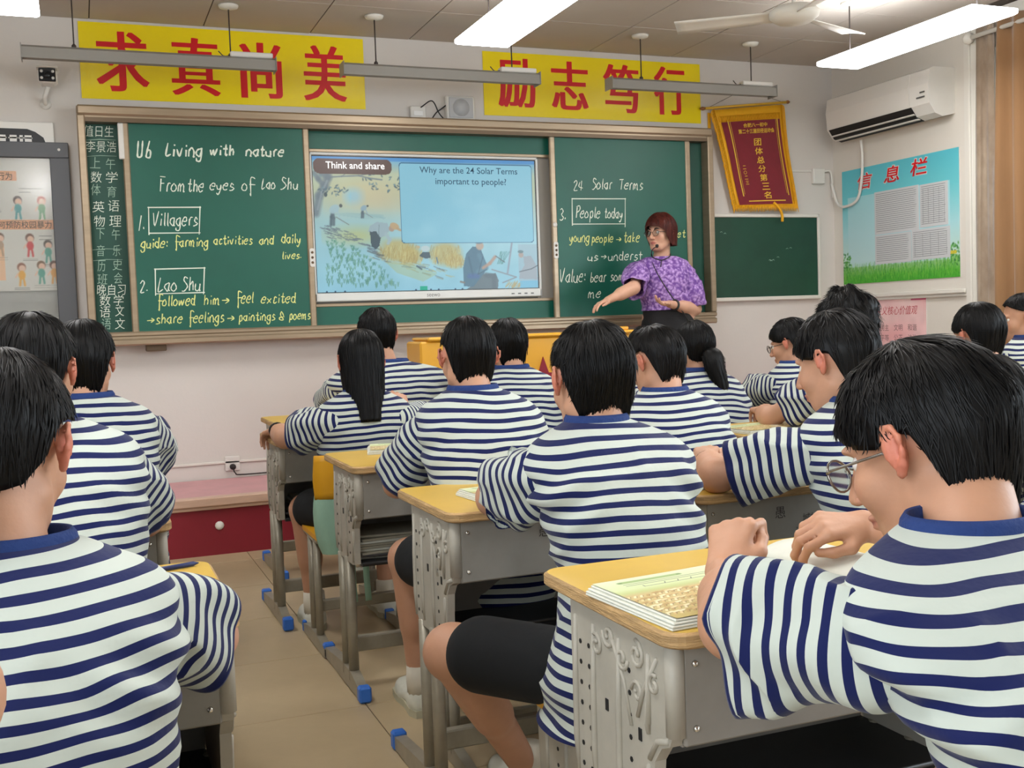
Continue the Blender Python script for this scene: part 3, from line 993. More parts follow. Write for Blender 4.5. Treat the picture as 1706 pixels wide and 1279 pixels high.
for px, py, c1, c2 in ((.56, .50, (110, 176, 150), (200, 150, 120)), (.68, .50, (110, 176, 150), (200, 150, 120)), (.80, .44, (90, 170, 170), (90, 70, 60)), (.92, .44, (110, 170, 120), (190, 90, 60)), (.85, .235, (210, 60, 60), (120, 80, 60)), (.94, .20, (90, 170, 150), (90, 80, 70)), (.70, .24, (190, 160, 130), (120, 90, 70)), (.80, .075, (240, 180, 60), (150, 90, 60)), (.90, .085, (90, 170, 150), (120, 90, 60)), (.965, .085, (236, 176, 90), (120, 80, 60)), (.58, .10, (100, 170, 150), (120, 90, 70))):
    cv.ell(px, py + .055, .022, .024, c2, 1)
    cv.ell(px + .003, py + .048, .017, .018, (240, 205, 180), 1)
    cv.ell(px, py + .012, .018, .024, c1, 1)
    cv.line([(px - .008, py - .01), (px - .012, py - .045)], .010, c1, 1)
    cv.line([(px + .008, py - .01), (px + .012, py - .045)], .010, c1, 1)
    cv.line([(px - .02, py + .02), (px - .032, py)], .007, (240, 205, 180), 1)
    for k in range(2):
        cv.line([(px - .04, py - .058 - .009 * k), (px + .035, py - .058 - .009 * k)], .003, (130, 130, 120), .7)
for px, py in ((.84, .56), (.90, .56), (.84, .54), (.93, .30), (.93, .28)):
    cv.line([(px - .03, py), (px + .03, py)], .004, (120, 120, 112), .8)
pr = thing('safety_poster', 'safety poster of small cartoon children behind the glass of the grey notice case', 'poster', (-.55, 6.57, 1.44))
MB().box(-.53, .46, -.002, .0, 0, ph).obj('sheet', m_white, pr)
m_print = mat('print_paper', (255, 255, 255), 0.5, attr='Col')
o = cv.obj('print', FRONT(-.53, -.002, 0), m_print, pr)
mb = MB()
put_text(mb, '校园暴力的主要行为', FRONT(-.53, -.002, 0), .43, .605, w=.35, h=.042, off=.004, n=.002)
put_text(mb, '如何预防校园暴力', FRONT(-.53, -.002, 0), .655, .342, w=.31, h=.040, off=.004, n=.002)
mb.obj('lettering', mat('print_dark', (70, 56, 46), .6), pr)
m_cg = mat('case_glass', (255, 255, 255), 0.12, trans=1.0, spec=.2)
fp(MB().box(fx0 + .09, fx1 - .09, 6.545, 6.549, fz0 + .07, fz1 - .08), 'glass_pane', m_cg)
cpm = MB()
for x0 in (-.66, -.45, -.24):
    cpm.box(x0, x0 + .17, 6.57, 6.574, 1.20, 1.29)
tag(cpm.obj('paper_slips', mat('slip_white', (214, 214, 208), .6)), 'row of pale paper slips below the safety poster in the grey case', 'paper')
pb = thing('top_sign', 'white sign with a dark band standing above the grey notice case', 'sign', (-.45, YW, 2.25))
MB().box(-.5, .375, -.03, 0, 0, .115, .004).obj('board', m_white, pb)
mb = MB().prism([(-.5, .0), (.33, .0), (.32, .03), (.28, .06), (.24, .075), (-.5, .08)], 1, -.0325, -.030)
mb.obj('band', mat('band_black', (30, 32, 36), .5), pb)
mb = MB()
for a, b in ((-.05, .03), (-.01, .012), (.02, .035), (.075, .014), (.10, .03), (.15, .035), (.20, .016), (.225, .035)):
    mb.box(a, a + b, -.0345, -.0325, .0, .040)
    mb.box(a - .006, a + b + .004, -.0345, -.0325, .022, .029)
mb.obj('lettering', m_white, pb)

# ---------------------------------------------------------------- hanging board lamps
m_lampg = mat('lamp_grey', (150, 148, 142), 0.45)
m_rod = mat('rod_dark', (60, 52, 48), 0.5)
def board_lamp(x0, x1, rods, box, label):
    t = thing('blackboard_lamp', label, 'lamp', ((x0 + x1) / 2, 6.14, 2.60), group=None)
    cx = (x0 + x1) / 2
    mb_ = MB()
    prof = [(-.055, .0), (-.050, .055), (-.02, .072), (.02, .068), (.05, .02), (.045, .012), (.0, .035)]
    mb_.prism(prof, 0, x0 - cx, x1 - cx)
    mb_.obj('reflector', m_lampg, t)
    MB().box(x0 - cx - .004, x0 - cx, -.06, .05, -.002, .074, .001).obj('end_plate', m_lampg, t)
    MB().box(x1 - cx, x1 - cx + .004, -.06, .05, -.002, .074, .001).obj('end_plate', m_lampg, t)
    for rx, up in rods:
        MB().tube([(rx - cx, 0, .07), (rx - cx, 0, .35)], .004, 6).lathe([(.012, .068), (.012, .085), (.004, .095)], (rx - cx, 0, 0), 8).obj('hanging_rod', m_rod, t)
        MB().lathe([(.055, .348), (.05, .335), (.012, .325)], (rx - cx, 0, 0), 18).obj('ceiling_rose', m_whitep, t)
    if box:
        MB().box(x1 - cx - .24, x1 - cx - .01, -.03, .03, .070, .098, .005).obj('ballast', m_white, t)
        MB().tube(catmull([(x1 - cx - .30, 0, .10), (x1 - cx - .27, 0, .075), (x1 - cx - .22, 0, .085)]), .003, 5).obj('lead', m_rod, t)
board_lamp(-.20, 1.08, [(.05, 1), (.845, 1)], True, 'grey hanging blackboard lamp, the one over the left yellow banner')
board_lamp(1.46, 2.66, [(1.66, 1), (2.50, 1)], True, 'grey hanging blackboard lamp over the gap between the banners')
board_lamp(3.15, 4.36, [(3.38, 1), (4.20, 1)], True, 'grey hanging blackboard lamp over the right yellow banner beside the pennant')

# ---------------------------------------------------------------- ceiling lamps (lit)
m_diff = mat('lamp_diffuser', (255, 255, 255), 0.6, emit=(252, 251, 250), estr=LAMP_STRENGTH)
m_lfr = mat('lamp_frame_uplight', (225, 225, 222), 0.4, emit=(250, 250, 252), estr=7.5)  # housing glow added to light the ceiling and upper wall
def panel_lamp_geo():
    t = thing('ceiling_lamp', 'x', 'lamp', (0, 0, 2.6))
    MB().box(-.15, .15, -.6, .6, .004, .03, .006).obj('housing', m_lfr, t)
    MB().box(-.14, .14, -.59, .59, 0, .006, .002).obj('diffuser', m_diff, t)
    for s in (-.48, .48):
        MB().tube([(0, s, .03), (0, s, .35)], .004, 6).obj('hanging_rod', m_rod, t)
        MB().lathe([(.05, .349), (.045, .338), (.012, .33)], (0, s, 0), 16).obj('ceiling_rose', m_whitep, t)
    return t
pl = panel_lamp_geo()
lamp_at = [((2.01, 4.74), 'lit rectangular lamp hanging in the top middle above the two yellow banners gap'),
           ((4.24, 4.72), 'lit rectangular lamp hanging in front of the air conditioner'),
           ((-.24, 4.74), 'lit rectangular lamp in the top left corner, over the notice case')]
first = True
for (x, y), lab in lamp_at:
    if first:
        pl.location = (x, y, 2.6); pl['label'] = lab; first = False
    else:
        dup(pl, (x, y, 2.6), label=lab)
for x, a in ((-.24, 'left'), (2.01, 'middle'), (4.24, 'right')):
    for y, b in ((1.9, 'above the desks nearest the camera'),):
        dup(pl, (x, y, 2.6), label='lit rectangular lamp of the %s row %s' % (a, b), group='ceiling lamps overhead')

# ---------------------------------------------------------------- ceiling fan
fan = thing('ceiling_fan', 'white ceiling fan hanging near the right lit lamp', 'fan', (3.52, 4.75, 2.70))
MB().tube([(0, 0, .05), (0, 0, .25)], .012, 8).lathe([(.06, .245), (.05, .225), (.015, .21)], (0, 0, 0), 16).obj('down_rod', m_whitep, fan)
MB().lathe([(.02, -.035), (.09, -.03), (.125, -.005), (.13, .02), (.10, .045), (.03, .055)], (0, 0, 0), 28).obj('motor_housing', m_whitep, fan)
bl = MB()
G = np.zeros((10, 5, 3))
for i in range(10):
    t_ = i / 9
    for k in range(5):
        s_ = (k / 4 - .5)
        G[i, k] = (.11 + .50 * t_, s_ * (.09 + .05 * t_), .008 + s_ * .03 + .006 * (1 - 4 * s_ * s_))
bl.grid(G)
me = bl.mesh('blade', m_whitep)
for k in range(3):
    o = put('blade', me, fan)
    o.rotation_euler = (0, 0, math.radians(22 + 120 * k))
    md = o.modifiers.new('s', 'SOLIDIFY'); md.thickness = .006

# ---------------------------------------------------------------- air conditioner
ac = thing('air_conditioner', 'white wall air conditioner above the teal information board', 'air conditioner', (XR, 5.9, 2.37))
prof = [(0, .02), (-.10, .0), (-.16, .02), (-.205, .08), (-.215, .20), (-.20, .29), (-.17, .305), (0, .305)]
MB().prism(prof, 1, -.50, .50).obj('body', m_white, ac)
MB().prism([(-.206, .085), (-.2165, .20), (-.2015, .288), (-.2045, .290), (-.2195, .20), (-.209, .083)], 1, -.33, .49).obj('front_panel', m_white, ac)
m_dark = mat('gap_shade', (22, 22, 22), .7)  # near-black colour painted for the shade inside holes and openings
MB().prism([(-.098, -.003), (-.162, .016), (-.206, .078), (-.200, .082), (-.155, .026), (-.098, .004)], 1, -.34, .48).obj('outlet', m_dark, ac)
for k in range(2):
    MB().prism([(-.13 - .035 * k, .003 + .025 * k), (-.15 - .035 * k, .006 + .028 * k), (-.15 - .035 * k, .011 + .028 * k), (-.13 - .035 * k, .008 + .025 * k)], 1, -.34, .48).obj('louver', m_white, ac)
MB().box(-.219, -.214, -.47, -.40, .12, .128).box(-.219, -.2135, -.47, -.43, .15, .158).obj('display_mark', mat('mark_dark', (90, 90, 90), .5), ac)
tag(MB().tube(catmull([(XR - .06, 6.22, 2.36), (XR - .05, 6.22, 2.25), (XR - .04, 6.24, 2.10), (XR - .03, 6.30, 1.96), (XR - .03, 6.42, 1.92), (XR - .03, 6.52, 1.95), (XR - .04, 6.57, 2.1)]), .010, 8).obj('drain_hose', m_white), 'thin white hose curving down from the air conditioner to the corner', 'hose')
jb = thing('junction_box', 'white socket box on the front wall right of the red pennant', 'socket', (5.06, YW, 2.10))
MB().box(-.05, .05, -.035, 0, 0, .11, .005).obj('case', m_white, jb)
MB().box(-.42, -.05, -.012, 0, .085, .10, .003).obj('conduit', m_white, jb)
MB().tube(catmull([(.05, -.02, .09), (.10, -.03, .09), (.115, -.03, .0), (.118, -.03, -.10)]), .008, 8).obj('loose_conduit', m_white, jb)

# ---------------------------------------------------------------- information board on the right wall
ib = thing('information_board', 'teal information board with white notices and green grass on the right wall', 'notice board', (XR, 5.93, 1.36))
iw, ih = 1.13, .815
MB().box(-.006, 0, -iw / 2, iw / 2, 0, ih).obj('sheet', m_white, ib)
cv = Canvas(iw, ih, 260, 190)
cv.vgrad([(0, (70, 170, 50)), (.05, (90, 180, 60)), (.10, (140, 195, 130)), (.16, (200, 225, 215)), (.35, (170, 222, 228)), (.60, (110, 205, 215)), (ih, (88, 192, 208))])
cv.rect(.06, 1.05, .12, .62, (188, 226, 232), .7)
rn = random.Random(9)
for k in range(900):
    x = rn.uniform(0, iw); h_ = rn.uniform(.01, .05)
    y = rn.uniform(0, .11)
    cv.line([(x, y), (x + rn.uniform(-.008, .008), y + h_)], .004, rn.choice([(60, 160, 40), (110, 190, 60), (40, 130, 40), (140, 200, 80)]), .6)
for bx_, s_ in ((.03, 1), (1.10, -1)):
    for k in range(40):
        cv.ell(bx_ + rn.uniform(-.03, .05) * s_, rn.uniform(.08, .22), .010, .006, rn.choice([(40, 120, 50), (80, 160, 60)]), .8, .3, rn.uniform(0, 3))
cv.rect(1.02, 1.10, .15, .17, (220, 200, 60), .9)
cv.obj('print', Fr((-.006, iw / 2, 0), (0, -1, 0), (0, 0, 1)), m_print, ib)
FI = Fr((-.006, iw / 2, 0), (0, -1, 0), (0, 0, 1))
for ch, x, y, w_ in (('信', .17, .665, .125), ('息', .44, .675, .125), ('栏', .70, .685, .13)):
    mbw = MB(); mbr = MB()
    w_ *= 1.22
    put_text(mbw, ch, FI, x - .006, y - .006, w=w_ + .012, h=.122, off=.045, shear=.15, n=.0015)
    put_text(mbr, ch, FI, x, y, w=w_, h=.11, off=.012, shear=.15, n=.003)
    mbw.obj('character_outline', m_white, ib)
    mbr.obj('character', m_red, ib)
m_paper = mat('notice_paper', (206, 210, 212), .7)
m_ink = mat('ink_grey', (120, 124, 128), .7)
for k, (a, b, c, d_) in enumerate(((.345, .775, .33, .625), (.785, 1.035, .34, .62), (.345, .70, .125, .325), (.705, 1.05, .13, .33))):
    t = thing('notice_sheet', ['largest grey notice sheet, upper left on the teal information board', 'notice sheet at the upper right of the teal information board', 'notice sheet at the lower left of the teal information board', 'notice sheet at the lower right of the teal information board'][k], 'notice', (XR - .008, 5.93 + iw / 2 - a, 1.36 + c))
    F_ = Fr((-.001, 0, 0), (0, -1, 0), (0, 0, 1))
    MB().box(-.002, 0, -(b - a), 0, 0, d_ - c).obj('sheet', m_paper, t)
    mb = MB()
    z = .02
    while z < d_ - c - .015:
        if k in (1, 3):
            pass
        mb.add(F_.pts([(.015, z), (b - a - .02 - random.random() * .04, z), (b - a - .02, z + .003), (.015, z + .003)], .0018), [(0, 1, 2, 3)])
        z += .0135
    if k in (1, 3):
        for j in range(5):
            x = .03 + j * (b - a - .06) / 4
            mb.add(F_.pts([(x, .02), (x + .002, .02), (x + .002, d_ - c - .03), (x, d_ - c - .03)], .002), [(0, 1, 2, 3)])
    mb.obj('print', m_ink, t)
# ---------------------------------------------------------------- pink poster
pp = thing('pink_poster', 'pink wall poster with red brush lettering below the teal information board', 'poster', (XR, 6.0, .70))
pw, ph = .66, .55
MB().box(-.004, 0, -pw / 2, pw / 2, 0, ph).obj('sheet', m_white, pp)
cv = Canvas(pw, ph, 120, 100, (238, 196, 196))
cv.mottle(12, 9)
for k in range(14):
    cv.ell(rn.uniform(0, pw), rn.uniform(0, ph), rn.uniform(.05, .12), rn.uniform(.03, .08), rn.choice([(232, 150, 156), (244, 226, 220)]), .35, .9)
cv.rect(.52, pw, ph - .025, ph, (196, 60, 110), .9)
FP = Fr((-.004, pw / 2, 0), (0, -1, 0), (0, 0, 1))
cv.obj('print', FP, m_print, pp)
mb = MB()
put_text(mb, '社会主义核心价值观', FP, .06, ph - .12, w=.52, h=.06, off=.004, shear=.25)
mb.obj('lettering', mat('print_red', (190, 70, 80), .6), pp)
mb = MB()
for j, row in enumerate((('富强', '民主', '文明', '和谐'), ('自由', '平等', '公正', '法治'), ('爱国', '敬业', '诚信', '友善'))):
    for i, s in enumerate(row):
        put_text(mb, s, FP, .08 + .135 * i, ph - .23 - .07 * j, w=.085, h=.045, off=.006)
stuff(mb.obj('lettering', mat('print_brown', (150, 110, 108), .6), pp))

# ---------------------------------------------------------------- small chalkboard and pennant
cb = thing('small_chalkboard', 'small plain green chalkboard with a pale frame under the red pennant', 'chalkboard', (4.59, YW, 1.27))
MB().box(-.44, .45, -.025, 0, .01, .60).obj('board', mat('small_board_green', (24, 72, 54), .5, var=.25, vscale=4), cb)
MB().box(-.44, .46, -.04, 0, .585, .61, .005).box(-.44, .46, -.045, 0, -.005, .022, .005).box(.445, .465, -.04, 0, -.005, .61, .005).obj('frame', m_whitep, cb)
mb = MB()
for a, b in ((.02, .28), (.03, .275), (.05, .28), (.09, .30), (.17, .36), (.20, .365), (-.38, .48), (-.35, .47)):
    chalk_line(mb, [(a, b), (a + .012, b + .006), (a + .02, b - .002)], FRONT(0, -.026, 0), .0015)
mb.obj('chalk_marks', m_chalkd, cb)

pn = thing('red_pennant', 'dark red award pennant with yellow fringe and gold characters, hung askew beside the blackboard', 'pennant', (4.44, YW, 1.88))
m_pen = mat('pennant_velvet', (128, 14, 34), .8, sheen=.5, var=.12, vscale=12)
m_fri = mat('fringe_yellow', (240, 176, 20), .7, bump=.5, bscale=90, stretch=(1, 1, .15))
m_gold = mat('gold_print', (236, 190, 60), .45)
pn.rotation_euler = (0, 0, 0)
def pw_(u_, v_):
    """cloth position: u 0..1 left-right, v 0 top .. 1 bottom"""
    tl, tr_, bl_, br_ = V(-.275, .715), V(.305, .775), V(-.10, .02), V(.40, .03)
    p = (tl * (1 - u_) + tr_ * u_) * (1 - v_) + (bl_ * (1 - u_) + br_ * u_) * v_
    return V(p[0], -.035 - .02 * math.sin(u_ * 3.1) * v_ - .012 * math.sin(v_ * 5 + u_ * 3) - .03 * v_ * (1 - u_) * 0.6, p[1])
def cloth(u0, u1, v0, v1, nu, nv, off=0.0):
    G = np.zeros((nv, nu, 3))
    for j in range(nv):
        for i in range(nu):
            G[j, i] = pw_(u0 + (u1 - u0) * i / (nu - 1), v0 + (v1 - v0) * j / (nv - 1)) + V(0, off, 0)
    return G
o = MB().grid(cloth(0, 1, 0, .97, 16, 20)).obj('backing_cloth', m_fri, pn)
o.modifiers.new('s', 'SOLIDIFY').thickness = .004
# side fringes and curled lower corner
mb = MB()
for j in range(70):
    v_ = j / 69
    for u_, s_ in ((0.02, -1), (.98, 1)):
        p = pw_(u_, v_ * .97)
        mb.tube([p + V(0, -.003, 0), p + V(s_ * .022, -.006, -.012), p + V(s_ * .030, -.004, -.038 - .01 * random.random())], [.005, .004, .002], 4)
for i in range(46):
    u_ = i / 45
    p = pw_(u_, .96)
    mb.tube([p + V(0, -.004, .01), p + V(.002, -.008, -.012), p + V(.006 * random.random(), -.006, -.032 - .012 * random.random())], [.006, .005, .002], 4)
for i in range(40):
    p = pw_(.06 + .88 * i / 39, .085)
    mb.tube([p + V(0, -.006, .01), p + V(0, -.010, -.012), p + V(.002, -.010, -.03)], [.006, .005, .0025], 4)
mb.obj('fringe', m_fri, pn)
MB().grid(cloth(.065, .94, .13, .955, 18, 18, -.005)).obj('red_field', m_pen, pn)
mb = MB()
for u0, u1, v0, v1 in ((.15, .165, .12, .86), (.885, .90, .12, .86), (.18, .185, .12, .84), (.865, .87, .12, .84), (.22, .82, .905, .915)):
    mb.grid(cloth(u0, u1, v0, v1, 2 if u1 - u0 < .1 else 10, 10 if u1 - u0 < .1 else 2, -.0075))
mb.obj('gold_border', m_gold, pn)
mb = MB()
def pen_text(s, u0, u1, v0, v1, off=.01):
    v2, f = text_geo(s, off, .1)
    lo, hi = v2.min(0), v2.max(0)
    q = (v2 - lo) / (hi - lo)
    P = [pw_(u0 + (u1 - u0) * a, v1 + (v0 - v1) * b) + V(0, -.0085, 0) for a, b in q]
    mb.add(P, f)
pen_text('合肥八一初中', .36, .73, .155, .195, .02)
pen_text('第二十三届田径运动会', .27, .83, .21, .255, .02)
for k, ch in enumerate('团体总分第三名'):
    pen_text(ch, .475, .60, .305 + .086 * k, .373 + .086 * k, .012)
for k, ch in enumerate('二〇二三'):
    pen_text(ch, .235, .285, .56 + .05 * k, .595 + .05 * k, .01)
stuff(mb.obj('gold_lettering', m_gold, pn))
MB().tube([(-.33, -.03, .725), (.345, -.03, .795)], .009, 8).obj('hanging_rod', m_gold, pn)
MB().tube([(-.37, -.03, .721), (-.35, -.03, .723), (-.33, -.03, .725)], [.006, .014, .009], 8).tube([(.345, -.03, .795), (.36, -.03, .797), (.375, -.03, .799)], [.009, .014, .006], 8).obj('rod_finial', mat('finial_brown', (150, 96, 40), .3), pn)
MB().tube([(-.31, -.03, .728), (.02, -.004, .88), (.32, -.03, .793)], .0015, 4, smooth=False).obj('cord', m_rod, pn)
MB().tube(catmull([pw_(.60, .93) + V(0, -.01, 0), pw_(.66, .99) + V(0, -.02, 0), pw_(.68, 1.06) + V(0, -.02, 0), pw_(.67, 1.12) + V(0, -.015, 0)]), [.010] * 19, 6).obj('tassel', m_fri, pn)
yp = tag(MB().box(4.145, 4.165, YW - .012, YW - .004, 2.06, 2.58).obj('yellow_ribbon', m_fri), 'thin yellow ribbon hanging behind the left edge of the red pennant', 'ribbon')

# ---------------------------------------------------------------- curtains at the right
def curtain(y0, y1, x, z0, z1, folds, amp, m_, name, label, seed=1):
    n = int(abs(y1 - y0) / .012)
    G = np.zeros((14, n, 3))
    for j in range(14):
        tz = j / 13
        for i in range(n):
            u_ = i / (n - 1)
            a = amp * (0.6 + .4 * math.sin(u_ * 5 + seed)) * (0.55 + .45 * tz)
            G[j, i] = (x - a * (1 + math.sin(u_ * folds * 2 * math.pi + .7 * math.sin(tz * 2 + u_ * 9))), y0 + (y1 - y0) * u_ + .01 * math.sin(tz * 4 + u_ * 20), z1 + (z0 - z1) * tz)
    o = MB().grid(G).obj(name, m_)
    o.modifiers.new('s', 'SOLIDIFY').thickness = .0025
    tag(o, label, 'curtain')
m_cur1 = mat('curtain_taupe', (142, 122, 102), .85, col2=(168, 150, 130), vscale=9, stretch=(1, 1, .5), sheen=.3)
m_cur2 = mat('curtain_brown', (150, 112, 74), .85, var=.12, vscale=6, stretch=(1, 1, .3), sheen=.4)
curtain(5.16, 5.02, XR - .05, .35, 2.86, 2, .016, m_cur1, 'patterned_curtain', 'taupe patterned curtain beside the white casing at the right')
curtain(4.985, 2.95, XR - .05, .35, 2.86, 15, .045, m_cur2, 'brown_curtain', 'brown pleated curtain at the right edge of the photo', 2)
curtain(.62, .2, XR - .05, .35, 2.86, 6, .045, m_cur2, 'brown_curtain', 'brown pleated curtain drawn aside beyond the open window pane', 3)
cr = thing('curtain_rail', 'pale curtain rail with end knob above the curtains', 'rail', (XR - .08, 3.0, 2.80))
MB().tube([(0, -2.2, 0), (0, 2.2, 0)], .014, 8).obj('rail', m_whitep, cr)
MB().lathe([(.0, -.03), (.03, -.02), (.036, 0), (.03, .02), (0, .03)], (0, 2.2, 0), 14, axis=1).obj('end_knob', m_whitep, cr)
# wall socket with black plug near the platform
so = thing('wall_socket', 'white socket with a black plug low on the wall above the platform', 'socket', (.80, YW, .36))
MB().box(-.043, .043, -.012, 0, -.01, .076, .003).obj('plate', m_white, so)
MB().lathe([(.012, -.045), (.018, -.035), (.018, -.012)], (0, 0, .015), 10, axis=1).tube(catmull([(0, -.04, .01), (.01, -.045, -.02), (.06, -.03, -.035), (.4, -.02, -.035)]), .004, 6).obj('black_plug', mat('plug_black', (34, 28, 28), .5), so)
# ================================================================ DESKS AND STOOLS
m_desk = mat('desk_laminate', (214, 176, 74), 0.38, var=0.08, vscale=7)
m_ply = mat('desk_edge_ply', (196, 160, 110), 0.7, var=0.45, vscale=14, stretch=(1, 1, 9), bump=.5, bscale=60)
m_cast = mat('desk_casting', (176, 171, 158), 0.5, var=0.16, vscale=9, bump=.06, bscale=30)
m_boxm = mat('desk_box_metal', (146, 142, 134), 0.48, var=0.22, vscale=5, bump=.05, bscale=20)
m_leg = mat('desk_tube', (160, 154, 138), 0.4, metal=.25, var=0.2, vscale=12)
m_blue = mat('foot_cap_blue', (52, 116, 214), 0.4)
m_blk = mat('shelf_black', (34, 34, 36), 0.5, var=.3, vscale=14)
m_screw = mat('screw_steel', (214, 210, 200), .25, metal=.9)
m_scrib = mat('scribble_dark', (52, 44, 42), .8)
m_seat = mat('seat_yellow', (220, 160, 28), .4, var=.06, vscale=8)

def make_desk():
    t = thing('school_desk', 'x', 'desk')
    # top
    mb = MB()
    ol = rrect(-.305, .305, -.225, .225, .035, 5)
    ol2 = [(a * .985, b * .98) for a, b in ol]
    n = len(ol)
    vs = [(a, b, .727) for a, b in ol2] + [(a, b, .731) for a, b in ol] + [(a, b, .746) for a, b in ol] + [(a, b, .75) for a, b in ol2]
    f = []
    mi = []
    for l in range(3):
        for k in range(n):
            f.append((l * n + k, l * n + (k + 1) % n, (l + 1) * n + (k + 1) % n, (l + 1) * n + k))
    mb.add(vs, f, mi=1)
    mb.add([(a, b, .75) for a, b in ol2], [list(range(n))], mi=0)
    mb.add([(a, b, .727) for a, b in ol2], [list(range(n))[::-1]], mi=1)
    mb.obj('desktop', [m_desk, m_ply], t)
    # side castings
    for s in (-1, 1):
        x0, x1 = (s * .272, s * .290)
        mb = MB()
        side = [(-.195, .727), (-.195, .60), (-.188, .585), (-.165, .575), (-.145, .55), (-.138, .50), (-.136, .435), (-.10, .428), (.09, .428), (.112, .45), (.122, .50), (.125, .60), (.125, .727)]
        mb.prism(side, 0, min(x0, x1), max(x0, x1))
        mb.tube([(s * .281, -.19, .727), (s * .281, -.19, .60)], .014, 10)
        # raised ribs
        for yy in (-.135, -.045, .04, .105):
            mb.tube([(s * .290, yy, .70), (s * .291, yy + .004, .60), (s * .291, yy + .006, .50 if yy > -.1 else .60), (s * .290, yy + .004, .445 if yy > -.1 else .585)], [.004, .006, .006, .004], 6)
        mb.tube([(s * .290, -.13, .54), (s * .290, -.122, .50), (s * .290, -.12, .44)], .005, 6)
        mb.tube([(s * .290, -.185, .592), (s * .290, -.155, .582), (s * .290, -.132, .55)], .005, 6)
        # scroll ornament
        def spiral(cy, cz, r, turns, a0):
            P = []
            for k in range(14):
                q = k / 13
                a = a0 + turns * 2 * math.pi * q
                rr_ = r * (1 - .75 * q)
                P.append((s * .291, cy + rr_ * math.cos(a), cz + rr_ * math.sin(a)))
            return P
        for cy, cz, r, tn, a0 in ((-.10, .690, .022, 1.3, 1.5), (-.055, .672, .018, 1.2, 3.1), (-.012, .695, .020, -1.2, .2), (-.10, .635, .018, 1.1, 0), (-.15, .66, .016, -1.1, 2), (.03, .67, .018, 1.2, 1)):
            mb.tube(spiral(cy, cz, r, tn, a0), .0035, 5)
        mb.tube([(s * .291, -.16, .70), (s * .291, -.12, .645), (s * .291, -.10, .60)], .0035, 5)
        mb.tube([(s * .291, -.02, .70), (s * .291, -.06, .64), (s * .291, -.08, .58)], .0035, 5)
        so = mb.obj('side_casting', m_cast, t)
        hb = MB()
        for row, yy in ((0, -.075), (1, .06), (2, .09)):
            for k in range(7):
                hb.lathe([(0, s * .2895), (.0042, s * .2895), (.0042, s * .2912), (0, s * .2912)], (0, yy, .66 - k * .033), 6, axis=0, smooth=False)
        stuff(hb.obj('dark_hole_discs', m_dark, so))  # dark discs painted for the shade inside punched holes
        hb = MB()
        for yy, zz in ((-.105, .575), (.0, .585), (.05, .475), (-.04, .455)):
            hb.box(s * .2895, s * .2915, yy - .004, yy + .005, zz - .009, zz + .009)
        stuff(hb.obj('dark_slot_plates', m_dark, so))  # dark plates painted for the shade inside the slots
    # book box: near panel, bottom, back
    mb = MB().box(-.272, .272, -.200, -.190, .585, .727, .003)
    o = mb.obj('front_panel', m_boxm, t)
    sb = MB()
    for sx in (-.255, .255):
        for zz in (.61, .70):
            sb.lathe([(0, -.2035), (.004, -.203), (.005, -.2)], (sx, 0, zz), 8, axis=1)
    stuff(sb.obj('screws', m_screw, o))
    MB().box(-.272, .272, .108, .122, .43, .727).box(-.272, .272, -.19, .11, .583, .590).obj('inner_box', m_boxm, t)
    MB().box(-.272, .272, -.155, .112, .430, .438).tube([(-.27, -.155, .438), (.27, -.155, .438)], .006, 6).tube([(-.27, -.155, .462), (.27, -.155, .462)], .004, 6).obj('shelf', m_blk, t)
    # legs
    for s in (-1, 1):
        for yy in (-.015, .075):
            mb = MB().tube([(s * .281, yy, .44), (s * .281, yy, .035)], .017, 10, flat=.75, up=(0, 1, 0))
            mb.obj('leg', m_leg, t)
        mb = MB().prism([(-.15, .006), (-.15, .036), (-.13, .042), (-.03, .066), (.10, .066), (.36, .042), (.38, .036), (.38, .006)], 0, s * .281 - .016, s * .281 + .016)
        ft = mb.obj('foot', m_leg, t)
        for a, b in ((-.162, -.125), (.36, .395)):
            MB().box(s * .281 - .020, s * .281 + .020, a, b, .001, .052, .006).obj('foot_cap', m_blue, ft)
    MB().box(-.27, .27, .06, .09, .10, .15, .004).obj('crossbar', m_leg, t)
    return t

desk0 = make_desk()
_used = [False]
GREY_CAPS = m_blk
def desk(x, y, rz, label, scribble=None, zup=0.0, grey_caps=False):
    if not _used[0]:
        _used[0] = True
        desk0.location = (x, y, zup)
        desk0.rotation_euler = (0, 0, rz)
        desk0['label'] = label
        d = desk0
    else:
        d = dup(desk0, (x, y, zup), rz, label)
    if scribble:
        mb = MB()
        F_ = FRONT(0, -.2008, 0)
        r_ = random.Random(scribble)
        for s, a, b, h_ in (('愚', -.08, .672, .028), ('城好语', .0, .655, .022), ('已认', -.02, .628, .018), ('学', .11, .64, .024), ('书', .15, .66, .02)):
            put_text(mb, s, F_, a, b, h=h_, off=-.004, n=.0006)
        for k in range(22):
            a, b = r_.uniform(-.01, .16), r_.uniform(.594, .615)
            chalk_line(mb, [(a, b), (a + .03, b + r_.uniform(-.004, .004)), (a + .05, b + .003)], F_, .0014)
        mb.obj('scribbles', m_scrib, d)
    return d
XA, XB, XC_, XD, XS = 1.005, 1.625, 2.42, 3.05, -.105
desk(XA, 1.46, 0, 'nearest school desk, yellow top with an open textbook at its left corner')
desk(XA + .038, 2.50, 0, 'school desk with scribbled box panel, second from the camera in the middle', scribble=2)
desk(XA + .042, 3.43, 0, 'school desk with stacked papers on its shelf, left of the boy with big ears')
desk(XA - .03, 4.37, 0, 'school desk at the left aisle where the long-haired girl rests her hand')
desk(XA + .1, 5.32 - .12, 0, 'school desk of the front row, beside the yellow lectern', zup=0)
desk(XB, 2.40, 0, 'dark sided school desk of the student with folded hands, right of the middle boy', scribble=7)
desk(XB + .05, 3.42, 0, 'school desk hidden between the two boys of the second column')
